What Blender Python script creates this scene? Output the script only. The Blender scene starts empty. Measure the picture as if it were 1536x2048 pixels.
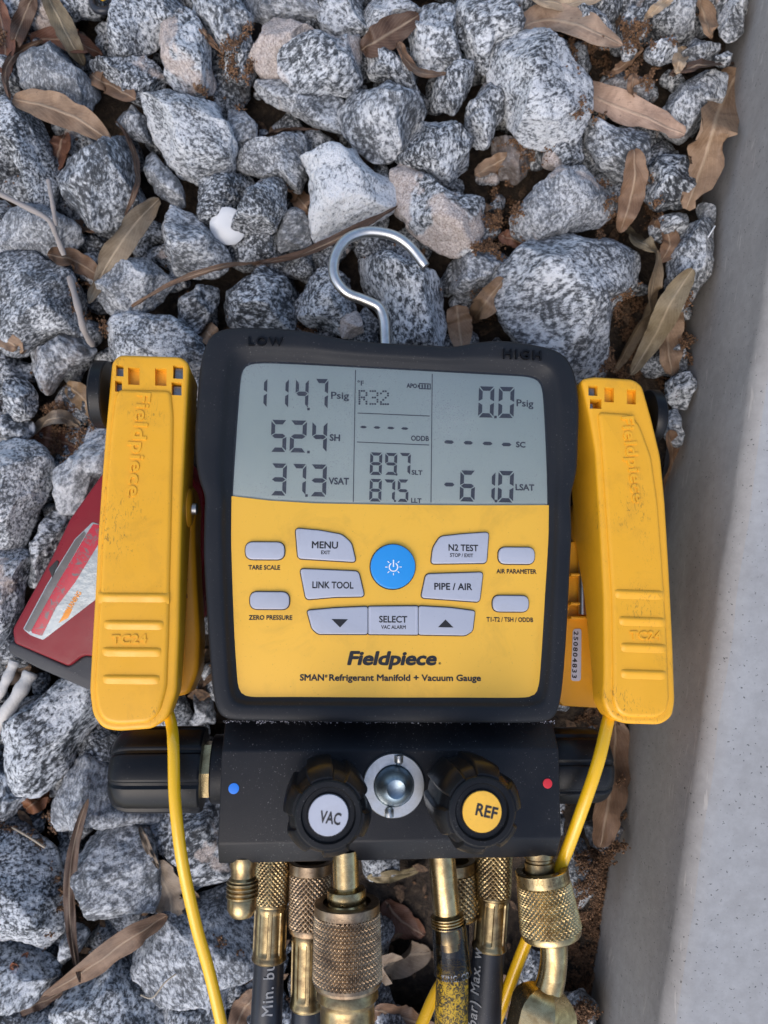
import bpy, bmesh, math, random
from mathutils import Vector, Matrix, noise
from mathutils.bvhtree import BVHTree

# ---------------------------------------------------------------- camera, world, sun, exposure
SC = bpy.context.scene
COL = SC.collection
F, H, CX, CY = 1479.0, 0.45, 768.0, 1024.0          # focal length in photo pixels, camera height
cam = bpy.data.cameras.new('camera'); camo = bpy.data.objects.new('camera', cam); COL.objects.link(camo)
camo.location = (0, 0, H); camo.rotation_euler = (0, 0, 0)
cam.sensor_fit = 'VERTICAL'; cam.sensor_height = 24.0; cam.lens = 24.0*F/2048.0
cam.clip_start = 0.01; cam.clip_end = 50
cam.dof.use_dof = True; cam.dof.focus_distance = 0.365; cam.dof.aperture_fstop = 6.6
SC.camera = camo
w = bpy.data.worlds.new('World'); SC.world = w; w.use_nodes = True
nt = w.node_tree; bg = nt.nodes['Background']
sky = nt.nodes.new('ShaderNodeTexSky'); sky.sky_type = 'NISHITA'; sky.sun_disc = False
SUN_EL, SUN_AZ = math.radians(52), math.radians(205)   # azimuth from +Y towards +X
sky.sun_elevation = SUN_EL; sky.sun_rotation = SUN_AZ
sky.air_density = 1.0; sky.dust_density = 2.8; sky.ozone_density = 1.0; sky.altitude = 0
nt.links.new(sky.outputs[0], bg.inputs[0]); bg.inputs[1].default_value = 0.145
sl = bpy.data.lights.new('sun', 'SUN'); so = bpy.data.objects.new('sun', sl); COL.objects.link(so)
sl.energy = 0.62; sl.angle = math.radians(50); sl.color = (1.0, 0.98, 0.95)
sd = Vector((math.sin(SUN_AZ)*math.cos(SUN_EL), math.cos(SUN_AZ)*math.cos(SUN_EL), math.sin(SUN_EL)))
so.rotation_euler = sd.to_track_quat('Z', 'Y').to_euler(); so.location = sd*3
SC.view_settings.view_transform = 'Standard'; SC.view_settings.look = 'None'
SC.view_settings.exposure = 0.76; SC.view_settings.gamma = 1.0

# ---------------------------------------------------------------- geometry helpers
def ray(px, py): return Vector(((px-CX)/F, -(py-CY)/F, -1.0))
def W(px, py, z):                                   # point at height z seen at that place of the photo
    return Vector((0, 0, H)) + ray(px, py)*(H-z)
GN = Vector((0.105, 0.168, 1.0)).normalized()       # the gauge lies tilted: its face normal
GU = Vector((0.994, -0.027, -0.105)); GU = (GU - GN*GU.dot(GN)).normalized()
GV = GN.cross(GU).normalized()
GO = Vector((0, 0, H-0.37))
def G(px, py, h=0.0):                               # point on the plane h above the gauge's face
    r = ray(px, py); o = Vector((0, 0, H))
    return o + r*((h - (o-GO).dot(GN))/r.dot(GN))
def L3(u, v, h): return GO + GU*u + GV*v + GN*h
def uv(p): d = p-GO; return (d.dot(GU), d.dot(GV))
def uvp(px, py, h=0.0): return uv(G(px, py, h))
def rp(px, p): return px*(H-p.z)/F                  # photo pixels -> metres at point p

def shade(me, ang=40):
    me.polygons.foreach_set('use_smooth', [True]*len(me.polygons))
    me.set_sharp_from_angle(angle=math.radians(ang))
def mesh(name, vs, fs, mat=None, ang=40):
    me = bpy.data.meshes.new(name); me.from_pydata([tuple(v) for v in vs], [], fs)
    me.validate(); me.update()
    if mat: me.materials.append(mat)
    if ang: shade(me, ang)
    return me
def fixn(me):
    bm = bmesh.new(); bm.from_mesh(me); bmesh.ops.recalc_face_normals(bm, faces=bm.faces); bm.to_mesh(me); bm.free()
def obj(name, me, parent=None, label=None, cat=None, group=None, kind=None, loc=None):
    o = bpy.data.objects.new(name, me); COL.objects.link(o)
    if parent is not None:
        o.parent = parent
        if parent.parent is None: o.location = -Vector(parent.location)
    if loc is not None: o.location = loc
    if label: o['label'] = label
    if cat: o['category'] = cat
    if group: o['group'] = group
    if kind: o['kind'] = kind
    return o
def thing(name, loc, label, cat, group=None):
    return obj(name, None, None, label, cat, group, None, loc)
def loft(loops, close=True, cap0=False, cap1=False):
    n = len(loops[0]); vs = [p for l in loops for p in l]; fs = []
    for i in range(len(loops)-1):
        for j in range(n if close else n-1):
            k = (j+1) % n
            fs.append((i*n+j, i*n+k, (i+1)*n+k, (i+1)*n+j))
    if cap0: fs.append(tuple(range(n-1, -1, -1)))
    if cap1: fs.append(tuple((len(loops)-1)*n+j for j in range(n)))
    return vs, fs
def area2(p): return sum(p[i][0]*p[(i+1) % len(p)][1]-p[(i+1) % len(p)][0]*p[i][1] for i in range(len(p)))
def inset(p, d):                                    # inward offset of a CCW outline
    n = len(p); out = []
    for i in range(n):
        a, b, c = Vector(p[i-1]), Vector(p[i]), Vector(p[(i+1) % n])
        e1 = (b-a); e2 = (c-b)
        if e1.length < 1e-9 or e2.length < 1e-9: out.append(tuple(b)); continue
        e1.normalize(); e2.normalize()
        n1 = Vector((-e1.y, e1.x)); n2 = Vector((-e2.y, e2.x)); m = n1+n2
        if m.length < 1e-6: m = n1
        m.normalize(); s = d/max(0.5, m.dot(n1))
        out.append((b.x+m.x*s, b.y+m.y*s))
    return out
def rpoly(p, r, seg=5):                             # round the corners of an outline
    if area2(p) < 0: p = p[::-1]
    out = []; n = len(p)
    for i in range(n):
        a, b, c = Vector(p[i-1]), Vector(p[i]), Vector(p[(i+1) % n])
        e1 = a-b; e2 = c-b
        rr = r[i] if isinstance(r, (list, tuple)) else r
        rr = min(rr, e1.length*0.45, e2.length*0.45)
        s = b+e1.normalized()*rr; t = b+e2.normalized()*rr
        for k in range(seg+1):
            q = k/seg; out.append(tuple(s*(1-q)**2 + b*2*q*(1-q) + t*q*q))
    return out
def crom(pts, n=8, closed=False):                   # Catmull-Rom through points of any dimension
    P = [Vector(p) for p in pts]; m = len(P); out = []
    for i in range(m if closed else m-1):
        if closed: a, b, c, d = P[i-1], P[i], P[(i+1) % m], P[(i+2) % m]
        else: a, b, c, d = P[max(i-1, 0)], P[i], P[i+1], P[min(i+2, m-1)]
        for k in range(n):
            t = k/n
            out.append(0.5*((2*b)+(c-a)*t+(2*a-5*b+4*c-d)*t*t+(3*b-a-3*c+d)*t**3))
    if not closed: out.append(P[-1])
    return out
def prism(poly, htop, hbot, r=0.0006, steps=4, frame=None):
    """poly: 2-D outline (u, v) in metres; a rounded slab from hbot to htop; hbot may be a function of (u, v)"""
    if area2(poly) < 0: poly = poly[::-1]
    fr = frame or L3
    hb = hbot if callable(hbot) else (lambda u, v: hbot)
    loops = [[fr(a, b, hb(a, b)) for a, b in poly], [fr(a, b, htop-r) for a, b in poly]]
    for k in range(1, steps+1):
        q = k/steps*math.pi/2
        ip = inset(poly, r*(1-math.cos(q)))
        loops.append([fr(a, b, htop-r+r*math.sin(q)) for a, b in ip])
    return loft(loops, True, True, True)
def pxpoly(pts, h): return [uvp(x, y, h) for x, y in pts]
def slab(name, pts, h1, h0, mat, parent, rc=0.001, r=0.0006, seg=5, ang=40, **k):
    p = pxpoly(pts, h1)
    if rc: p = rpoly(p, rc, seg)
    vs, fs = prism(p, h1, h0, r)
    return obj(name, mesh(name, vs, fs, mat, ang), parent, **k)
def tube_vf(pts, rad, seg=14, caps=True):
    n = len(pts); loops = []; up = None
    for i, p in enumerate(pts):
        t = (pts[min(i+1, n-1)]-pts[max(i-1, 0)]).normalized()
        if up is None:
            up = t.orthogonal().normalized()
        up = (up - t*up.dot(t)).normalized(); sd_ = t.cross(up)
        r = rad(i/(n-1)) if callable(rad) else rad
        loops.append([p+(up*math.cos(a)+sd_*math.sin(a))*r for a in (2*math.pi*k/seg for k in range(seg))])
    return loft(loops, True, caps, caps)
def lathe_vf(p0, ax, prof, seg=48, rf=None, x0=None, caps=True):
    """prof: [(distance along ax, radius)]; rf(theta, t, r) -> radius"""
    ax = ax.normalized()
    x = (x0 if x0 is not None else ax.orthogonal()); x = (x-ax*x.dot(ax)).normalized(); y = ax.cross(x)
    loops = []
    for t, r in prof:
        lp = []
        for k in range(seg):
            a = 2*math.pi*k/seg; rr = rf(a, t, r) if rf else r
            lp.append(p0+ax*t+(x*math.cos(a)+y*math.sin(a))*rr)
        loops.append(lp)
    return loft(loops, True, caps, caps)
def lathe_px(p0, p1, prof, seg=48, rf=None):
    """p0, p1: (px, py, h) ends of the axis; prof [(0..1, radius in photo pixels)]"""
    a, b = G(*p0), G(*p1); Ln = (b-a).length; k = (H-(a.z+b.z)/2)/F
    return lathe_vf(a, b-a, [(t*Ln, r*k) for t, r in prof], seg, rf, x0=GN)
def box_vf(c, ex, ey, ez):
    vs = [c+ex*a+ey*b+ez*d for a in (-1, 1) for b in (-1, 1) for d in (-1, 1)]
    return vs, [(0, 1, 3, 2), (4, 6, 7, 5), (0, 4, 5, 1), (2, 3, 7, 6), (0, 2, 6, 4), (1, 5, 7, 3)]
def join(parts):
    vs, fs = [], []
    for v, f in parts:
        o = len(vs); vs += list(v); fs += [tuple(i+o for i in q) for q in f]
    return vs, fs
_tc = {}
def text2d(s, bold=0.0, ext=0.0, spacing=1.0):
    key = (s, bold, ext, spacing)
    if key in _tc: return _tc[key]
    c = bpy.data.curves.new('t', 'FONT'); c.body = s; c.size = 1.0; c.offset = bold; c.extrude = ext
    c.resolution_u = 3; c.space_character = spacing; c.fill_mode = 'BOTH' if ext else 'FRONT'
    o = bpy.data.objects.new('t', c); COL.objects.link(o)
    m = bpy.data.meshes.new_from_object(o)
    vs = [v.co.copy() for v in m.vertices]; fs = [tuple(p.vertices) for p in m.polygons]
    bpy.data.objects.remove(o); bpy.data.curves.remove(c); bpy.data.meshes.remove(m)
    _tc[key] = (vs, fs); return vs, fs
CAPH = 0.69
def text_fit(s, A, e1, e2, en, width, caph, bold=0.0, ext=0.0, shear=0.0, spacing=1.0):
    vs, fs = text2d(s, 0, 0.5 if ext else 0, spacing)
    if bold:                                # heavier strokes: copies spread by the stroke width
        b0v, b0f = vs, fs; vs, fs = [], []
        for k in range(9):
            a = k*math.pi/4; r = bold*1.5 if k < 8 else 0.0; o = len(vs)
            vs += [Vector((v.x+r*math.cos(a), v.y+r*math.sin(a), v.z)) for v in b0v]
            fs += [tuple(i+o for i in q) for q in b0f]
        nb_ = len(b0v)
        zoff = [1.5e-6*(i//nb_) for i in range(len(vs))]
    else: zoff = [0.0]*len(vs)
    x0 = min(v.x for v in vs); x1 = max(v.x for v in vs); out = []
    for v, zo in zip(vs, zoff):
        xx = (v.x-x0)/(x1-x0)*width; yy = v.y/CAPH*caph; zz = v.z*2*ext+zo
        out.append(A+e1*(xx+yy*shear)+e2*yy+en*zz)
    return out, fs
def text(name, s, p0, p1, cap, h, mat, parent, bold=0.012, ext=0.0, shear=0.0, spacing=1.0, down=None):
    """print s on the gauge plane h, baseline from photo pixel p0 to p1, cap height in photo pixels"""
    A, B = G(*p0, h), G(*p1, h); e1 = (B-A); wd = e1.length; e1.normalize(); e2 = GN.cross(e1)
    vs, fs = text_fit(s, A, e1, e2, GN, wd, rp(cap, A), bold, ext, shear, spacing)
    return obj(name, mesh(name, vs, fs, mat, 30), parent)

# ---------------------------------------------------------------- materials
def new_mat(name):
    m = bpy.data.materials.new(name); m.use_nodes = True
    return m, m.node_tree.nodes, m.node_tree.links, m.node_tree.nodes['Principled BSDF']
def ramp(N, L, src, stops, interp='LINEAR'):
    r = N.new('ShaderNodeValToRGB'); r.color_ramp.interpolation = interp
    e = r.color_ramp.elements
    while len(e) > 1: e.remove(e[-1])
    e[0].position = stops[0][0]; e[0].color = (*stops[0][1], 1)
    for p, c in stops[1:]:
        q = e.new(p); q.color = (*c, 1)
    L.new(src, r.inputs[0]); return r.outputs[0]
def g3(v): return (v, v, v)
def nz(N, L, co, scale, detail=3, rough=0.55, dist=0.0, out='Fac'):
    n = N.new('ShaderNodeTexNoise'); n.inputs['Scale'].default_value = scale; n.inputs['Detail'].default_value = detail
    n.inputs['Roughness'].default_value = rough; n.inputs['Distortion'].default_value = dist
    if co is not None: L.new(co, n.inputs['Vector'])
    return n.outputs[out]
def mixc(N, L, f, a, b, mode='MIX'):
    m = N.new('ShaderNodeMix'); m.data_type = 'RGBA'; m.blend_type = mode
    for s, i in ((f, 0), (a, 6), (b, 7)):
        if isinstance(s, (int, float)): m.inputs[i].default_value = s
        elif isinstance(s, tuple): m.inputs[i].default_value = (*s, 1)
        else: L.new(s, m.inputs[i])
    return m.outputs[2]
def mth(N, L, op, a, b=0.0, clamp=False):
    m = N.new('ShaderNodeMath'); m.operation = op; m.use_clamp = clamp
    for s, i in ((a, 0), (b, 1)):
        if isinstance(s, (int, float)): m.inputs[i].default_value = s
        else: L.new(s, m.inputs[i])
    return m.outputs[0]
def bump(N, L, P, hgt, strength=0.3, dist=0.001):
    b = N.new('ShaderNodeBump'); b.inputs['Strength'].default_value = strength; b.inputs['Distance'].default_value = dist
    L.new(hgt, b.inputs['Height']); L.new(b.outputs[0], P.inputs['Normal']); return b
def geo(N): return N.new('ShaderNodeNewGeometry').outputs['Position']
def ocoord(N, L, k=37.0):
    tc = N.new('ShaderNodeTexCoord'); oi = N.new('ShaderNodeObjectInfo')
    m = N.new('ShaderNodeVectorMath'); m.operation = 'ADD'; L.new(tc.outputs['Object'], m.inputs[0])
    s = mth(N, L, 'MULTIPLY', oi.outputs['Random'], k); L.new(s, m.inputs[1])
    return m.outputs[0], oi

def granite():
    m, N, L, P = new_mat('granite')
    co, oi = ocoord(N, L)
    sep = N.new('ShaderNodeSeparateColor'); L.new(oi.outputs['Color'], sep.inputs[0])
    tone, pink, dirt = sep.outputs[0], sep.outputs[1], sep.outputs[2]
    vary = mth(N, L, 'FRACT', mth(N, L, 'MULTIPLY', oi.outputs['Random'], 17.31))
    vs_ = N.new('ShaderNodeVectorMath'); vs_.operation = 'SCALE'; L.new(co, vs_.inputs[0])
    L.new(mth(N, L, 'ADD', mth(N, L, 'MULTIPLY', vary, 0.8), 0.85), vs_.inputs['Scale'])
    mp = N.new('ShaderNodeMapping'); mp.inputs['Scale'].default_value = (1, 1, 0.6); L.new(vs_.outputs[0], mp.inputs[0])
    c2 = mp.outputs[0]
    grain = nz(N, L, c2, 390, 5, 0.68, 0.25)
    patch = nz(N, L, co, 55, 2, 0.5)
    fine = nz(N, L, c2, 900, 3, 0.6, 0.3)
    # share of dark mica: shift the grain by tone and by slow patches
    g = mth(N, L, 'ADD', grain, mth(N, L, 'MULTIPLY', mth(N, L, 'SUBTRACT', patch, 0.5), 0.35))
    g = mth(N, L, 'ADD', g, mth(N, L, 'MULTIPLY', mth(N, L, 'SUBTRACT', tone, 0.57), 0.38))
    g = mth(N, L, 'ADD', g, mth(N, L, 'MULTIPLY', mth(N, L, 'SUBTRACT', fine, 0.5), 0.22))
    col = ramp(N, L, g, [(0.37, (0.016, 0.018, 0.021)), (0.43, (0.06, 0.066, 0.073)), (0.475, (0.19, 0.205, 0.22)),
                         (0.53, (0.41, 0.428, 0.445)), (0.615, (0.67, 0.692, 0.712)), (0.78, (0.56, 0.56, 0.555))])
    flatc = ramp(N, L, g, [(0.3, (0.13, 0.14, 0.15)), (0.5, (0.30, 0.31, 0.325)), (0.7, (0.52, 0.53, 0.545))])
    vr2 = mth(N, L, 'FRACT', mth(N, L, 'MULTIPLY', oi.outputs['Random'], 71.7))
    col = mixc(N, L, mth(N, L, 'ADD', mth(N, L, 'MULTIPLY', mth(N, L, 'MULTIPLY', vr2, vr2), 0.6), 0.05), col, flatc)
    # feldspar patches
    fp = nz(N, L, co, 34, 3, 0.55, 0.5)
    pk = mth(N, L, 'GREATER_THAN', pink, 0.02)
    fm = ramp(N, L, mth(N, L, 'ADD', fp, mth(N, L, 'MULTIPLY', mth(N, L, 'SUBTRACT', pink, 0.5), 0.6)), [(0.5, g3(0)), (0.56, g3(1))])
    fm = mth(N, L, 'MULTIPLY', fm, pk)
    felds = ramp(N, L, fine, [(0.35, (0.30, 0.24, 0.21)), (0.6, (0.62, 0.53, 0.47)), (0.75, (0.72, 0.64, 0.58))])
    col = mixc(N, L, mth(N, L, 'MULTIPLY', fm, 0.8), col, felds)
    # soil stain in blotches
    st = nz(N, L, co, 28, 3, 0.6, 0.3)
    sm = ramp(N, L, mth(N, L, 'ADD', st, mth(N, L, 'MULTIPLY', mth(N, L, 'SUBTRACT', dirt, 0.5), 0.7)), [(0.5, g3(0)), (0.68, g3(1))])
    col = mixc(N, L, mth(N, L, 'MULTIPLY', sm, 0.6), col, (0.13, 0.09, 0.065))
    L.new(col, P.inputs['Base Color'])
    P.inputs['Roughness'].default_value = 0.62; P.inputs['Specular IOR Level'].default_value = 0.35
    rough = nz(N, L, co, 210, 6, 0.68)
    hh = mth(N, L, 'ADD', mth(N, L, 'MULTIPLY', rough, 1.0), mth(N, L, 'MULTIPLY', g, 0.35))
    bump(N, L, P, hh, 0.85, 0.0026)
    return m
def plastic(name, c, rough=0.45, grime=0.0, gcol=(0.06, 0.045, 0.03), bumps=0.04, spec=0.5, vari=0.06, scuff=0.0, bsc=4500, dist=0.0002):
    m, N, L, P = new_mat(name); co = geo(N)
    a = nz(N, L, co, 60, 4, 0.6)
    col = mixc(N, L, a, tuple(x*(1-vari) for x in c), tuple(min(1, x*(1+vari)) for x in c))
    if grime:
        b = nz(N, L, co, 38, 5, 0.7, 0.6)
        msk = ramp(N, L, b, [(0.52, g3(0)), (0.78, g3(1))])
        col = mixc(N, L, mth(N, L, 'MULTIPLY', msk, grime), col, gcol)
        d = nz(N, L, co, 1100, 2, 0.5)
        dm = ramp(N, L, d, [(0.70, g3(0)), (0.74, g3(1))])
        col = mixc(N, L, mth(N, L, 'MULTIPLY', dm, min(1, grime*1.3)), col, gcol)
    if scuff:
        mp = N.new('ShaderNodeMapping'); mp.inputs['Scale'].default_value = (1, 0.35, 1); mp.inputs['Rotation'].default_value = (0, 0, 0.5); L.new(co, mp.inputs[0])
        s = nz(N, L, mp.outputs[0], 520, 5, 0.75, 1.6)
        reg = ramp(N, L, nz(N, L, co, 26, 2, 0.5), [(0.53, g3(0)), (0.64, g3(1))])
        sm = ramp(N, L, s, [(0.565, g3(0)), (0.61, g3(1))])
        col = mixc(N, L, mth(N, L, 'MULTIPLY', mth(N, L, 'MULTIPLY', reg, sm), scuff), col, gcol)
    L.new(col, P.inputs['Base Color'])
    r2 = ramp(N, L, nz(N, L, co, 90, 4, 0.65), [(0.3, g3(max(0.05, rough-0.1))), (0.7, g3(min(1, rough+0.12)))])
    L.new(r2, P.inputs['Roughness']); P.inputs['Specular IOR Level'].default_value = spec
    if bumps: bump(N, L, P, nz(N, L, co, bsc, 2, 0.5), bumps*4, dist)
    return m
def metal(name, c, c2, rough=0.3, sc=160, bumps=0.1):
    m, N, L, P = new_mat(name); co = geo(N)
    a = nz(N, L, co, sc, 5, 0.68, 0.4)
    L.new(ramp(N, L, a, [(0.35, c2), (0.62, c)]), P.inputs['Base Color'])
    P.inputs['Metallic'].default_value = 1.0
    L.new(ramp(N, L, a, [(0.3, g3(rough+0.13)), (0.7, g3(rough))]), P.inputs['Roughness'])
    bump(N, L, P, nz(N, L, co, sc*8, 3, 0.6), bumps, 0.0003)
    return m
def dusty_black(name, c, rough, dust=0.5, bsc=3500, bs=0.12, spec=0.5):
    m, N, L, P = new_mat(name); co = geo(N)
    d = nz(N, L, co, 1500, 2, 0.5)
    reg = nz(N, L, co, 30, 4, 0.65)
    t = mth(N, L, 'ADD', d, mth(N, L, 'MULTIPLY', mth(N, L, 'SUBTRACT', reg, 0.5), 0.25))
    dm = ramp(N, L, t, [(0.715, g3(0)), (0.75, g3(1))])
    film = mth(N, L, 'MULTIPLY', ramp(N, L, reg, [(0.4, g3(0)), (0.75, g3(1))]), 0.03*dust/0.5)
    col = mixc(N, L, film, c, (0.3, 0.28, 0.26))
    col = mixc(N, L, mth(N, L, 'MULTIPLY', dm, dust), col, (0.42, 0.4, 0.38))
    L.new(col, P.inputs['Base Color'])
    L.new(ramp(N, L, reg, [(0.3, g3(rough-0.06)), (0.7, g3(rough+0.1))]), P.inputs['Roughness'])
    P.inputs['Specular IOR Level'].default_value = spec
    bump(N, L, P, nz(N, L, co, bsc, 2, 0.5), bs*2, 0.00025)
    return m
M = {}
M['granite'] = granite()
M['panel'] = plastic('panel_yellow', (0.86, 0.465, 0.045), 0.42, 0.25, (0.22, 0.13, 0.03), 0.03, vari=0.03)
M['clamp'] = plastic('clamp_yellow', (0.80, 0.385, 0.016), 0.40, 0.2, (0.14, 0.08, 0.02), 0.03, scuff=0.6)
M['clamp_in'] = plastic('jaw_yellow', (0.74, 0.33, 0.014), 0.4, 0.2, (0.1, 0.06, 0.02), 0.03)
M['cable'] = plastic('cable_yellow', (0.84, 0.47, 0.012), 0.2, 0.05, (0.3, 0.2, 0.03), 0.0, 0.6, 0.02)
M['grey'] = plastic('button_grey', (0.43, 0.44, 0.49), 0.45, 0.22, (0.2, 0.18, 0.16), 0.03, vari=0.03)
M['blue'] = plastic('button_blue', (0.02, 0.27, 0.66), 0.4, 0.0, bumps=0.02, vari=0.03)
M['white'] = plastic('white_print', (0.8, 0.8, 0.8), 0.5, 0, bumps=0)
M['ink'] = plastic('black_ink', (0.014, 0.013, 0.014), 0.5, 0, bumps=0)
M['lcdink'] = plastic('lcd_segment', (0.034, 0.034, 0.042), 0.5, 0, bumps=0)
M['boot'] = dusty_black('boot_rubber', (0.010, 0.011, 0.0135), 0.52, 0.3, 2600, 0.08, 0.28)
M['bootletter'] = plastic('boot_lettering', (0.004, 0.0042, 0.005), 0.35, 0, bumps=0, spec=0.2)
M['anod'] = dusty_black('anodised_black', (0.005, 0.0055, 0.0075), 0.40, 0.4, 3200, 0.2, 0.28)
M['knob'] = dusty_black('knob_black', (0.005, 0.0055, 0.0065), 0.34, 0.3, 3000, 0.06, 0.24)
M['gasket'] = plastic('gasket_black', (0.012, 0.012, 0.013), 0.55, 0, bumps=0)
M['hose'] = dusty_black('hose_black', (0.014, 0.016, 0.022), 0.4, 0.3, 1500, 0.05, 0.5)
M['hosetext'] = plastic('hose_print', (0.27, 0.27, 0.27), 0.6, 0, bumps=0)
M['brass'] = metal('brass', (0.58, 0.44, 0.22), (0.30, 0.21, 0.10), 0.22)
M['brassdull'] = metal('dull_brass', (0.45, 0.34, 0.17), (0.20, 0.14, 0.075), 0.27)
M['copper'] = metal('worn_copper_brass', (0.40, 0.295, 0.19), (0.19, 0.135, 0.09), 0.33)
M['contact'] = metal('contact_steel', (0.30, 0.30, 0.29), (0.14, 0.14, 0.13), 0.3)
M['steel'] = metal('steel', (0.62, 0.62, 0.60), (0.48, 0.48, 0.46), 0.3)
M['dome'] = metal('sight_dome', (0.30, 0.37, 0.42), (0.20, 0.25, 0.29), 0.36)
M['red'] = plastic('tool_red', (0.19, 0.008, 0.014), 0.34, 0.2, (0.08, 0.03, 0.03), 0.05, 0.3)
M['toolblack'] = dusty_black('tool_black', (0.028, 0.029, 0.033), 0.55, 0.3)
M['dotblue'] = plastic('paint_blue', (0.02, 0.2, 0.72), 0.4, 0, bumps=0)
M['dotred'] = plastic('paint_red', (0.6, 0.02, 0.03), 0.4, 0, bumps=0)
M['capwhite'] = plastic('white_plastic', (0.58, 0.60, 0.62), 0.3, 0.05, (0.4, 0.38, 0.35), 0)
M['strip'] = plastic('serial_strip', (0.5, 0.5, 0.56), 0.4, 0.05, (0.3, 0.28, 0.25), 0)
M['paletube'] = plastic('pale_bark', (0.52, 0.5, 0.47), 0.6, 0.3, (0.2, 0.17, 0.14), 0.1, bsc=400, dist=0.001)
def lcd_mat():
    m, N, L, P = new_mat('lcd'); co = geo(N)
    a = nz(N, L, co, 14, 2, 0.5)
    L.new(ramp(N, L, a, [(0.3, (0.58, 0.66, 0.57)), (0.7, (0.63, 0.70, 0.62))]), P.inputs['Base Color'])
    P.inputs['Roughness'].default_value = 0.5; return m
M['lcd'] = lcd_mat()
def pane_mat():
    m, N, L, P = new_mat('clear_pane'); co = geo(N)
    tr = N.new('ShaderNodeBsdfTransparent'); gl = N.new('ShaderNodeBsdfGlossy'); gl.inputs['Roughness'].default_value = 0.04
    df = N.new('ShaderNodeBsdfDiffuse'); df.inputs[0].default_value = (0.7, 0.7, 0.7, 1)
    fr = N.new('ShaderNodeFresnel'); fr.inputs[0].default_value = 1.5
    mx = N.new('ShaderNodeMixShader'); L.new(fr.outputs[0], mx.inputs[0]); L.new(tr.outputs[0], mx.inputs[1]); L.new(gl.outputs[0], mx.inputs[2])
    s = nz(N, L, co, 1600, 2, 0.5); reg = nz(N, L, co, 24, 3, 0.6)
    t = mth(N, L, 'ADD', s, mth(N, L, 'MULTIPLY', mth(N, L, 'SUBTRACT', reg, 0.5), 0.4))
    dm = ramp(N, L, t, [(0.68, g3(0.015)), (0.76, g3(0.55))])
    m2 = N.new('ShaderNodeMixShader'); L.new(dm, m2.inputs[0]); L.new(mx.outputs[0], m2.inputs[1]); L.new(df.outputs[0], m2.inputs[2])
    L.new(m2.outputs[0], N['Material Output'].inputs[0]); return m
M['pane'] = pane_mat()
def sleeve_mat():
    m, N, L, P = new_mat('clear_sleeve')
    tr = N.new('ShaderNodeBsdfTransparent'); tr.inputs[0].default_value = (0.72, 0.70, 0.66, 1)
    gl = N.new('ShaderNodeBsdfGlossy'); gl.inputs['Roughness'].default_value = 0.12
    fr = N.new('ShaderNodeFresnel'); fr.inputs[0].default_value = 1.5
    mx = N.new('ShaderNodeMixShader'); L.new(fr.outputs[0], mx.inputs[0]); L.new(tr.outputs[0], mx.inputs[1]); L.new(gl.outputs[0], mx.inputs[2])
    L.new(mx.outputs[0], N['Material Output'].inputs[0]); return m
M['sleeve'] = sleeve_mat()
def yhose_mat():
    m, N, L, P = new_mat('stained_yellow_hose'); co = geo(N)
    s = nz(N, L, co, 420, 5, 0.75, 2.2); b = nz(N, L, co, 130, 3, 0.6)
    t = mth(N, L, 'ADD', s, mth(N, L, 'MULTIPLY', mth(N, L, 'SUBTRACT', b, 0.5), 0.4))
    L.new(ramp(N, L, t, [(0.40, (0.035, 0.027, 0.02)), (0.5, (0.10, 0.07, 0.02)), (0.55, (0.62, 0.36, 0.015)), (0.8, (0.72, 0.45, 0.03))]), P.inputs['Base Color'])
    P.inputs['Roughness'].default_value = 0.45; return m
M['yhose'] = yhose_mat()
def concrete(name, tint, scratch=0.4):
    m, N, L, P = new_mat(name); co = geo(N)
    a = nz(N, L, co, 9, 5, 0.6, 0.3); b = nz(N, L, co, 160, 4, 0.65); c = nz(N, L, co, 620, 2, 0.5)
    col = ramp(N, L, a, [(0.3, (0.27, 0.265, 0.26)), (0.5, (0.35, 0.35, 0.35)), (0.72, (0.42, 0.425, 0.43))])
    col = mixc(N, L, 0.35, col, ramp(N, L, b, [(0.35, (0.29, 0.29, 0.29)), (0.7, (0.46, 0.465, 0.47))]))
    pit = ramp(N, L, mth(N, L, 'ADD', c, mth(N, L, 'MULTIPLY', a, 0.05)), [(0.31, g3(1)), (0.345, g3(0))])
    col = mixc(N, L, mth(N, L, 'MULTIPLY', pit, 0.8), col, (0.06, 0.06, 0.06))
    mp = N.new('ShaderNodeMapping'); mp.inputs['Rotation'].default_value = (0, 0, math.radians(8)); mp.inputs['Scale'].default_value = (1, 0.06, 1); L.new(co, mp.inputs[0])
    sc = nz(N, L, mp.outputs[0], 420, 3, 0.6)
    reg = nz(N, L, co, 30, 2, 0.5)
    scm = ramp(N, L, mth(N, L, 'ADD', sc, mth(N, L, 'MULTIPLY', mth(N, L, 'SUBTRACT', reg, 0.5), 0.35)), [(0.65, g3(0)), (0.70, g3(1))])
    col = mixc(N, L, mth(N, L, 'MULTIPLY', scm, scratch), col, (0.62, 0.6, 0.57))
    col = mixc(N, L, 1.0, col, tint, 'MULTIPLY')
    L.new(col, P.inputs['Base Color']); P.inputs['Roughness'].default_value = 0.75; P.inputs['Specular IOR Level'].default_value = 0.3
    bump(N, L, P, mth(N, L, 'ADD', mth(N, L, 'MULTIPLY', b, 0.6), mth(N, L, 'SUBTRACT', mth(N, L, 'MULTIPLY', c, 0.3), pit)), 0.25, 0.0008)
    return m
M['concrete'] = concrete('trowelled_concrete', (0.80, 0.795, 0.785), 0.0)
M['concrete_side'] = concrete('formed_concrete_side', (0.84, 0.79, 0.735))
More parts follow.
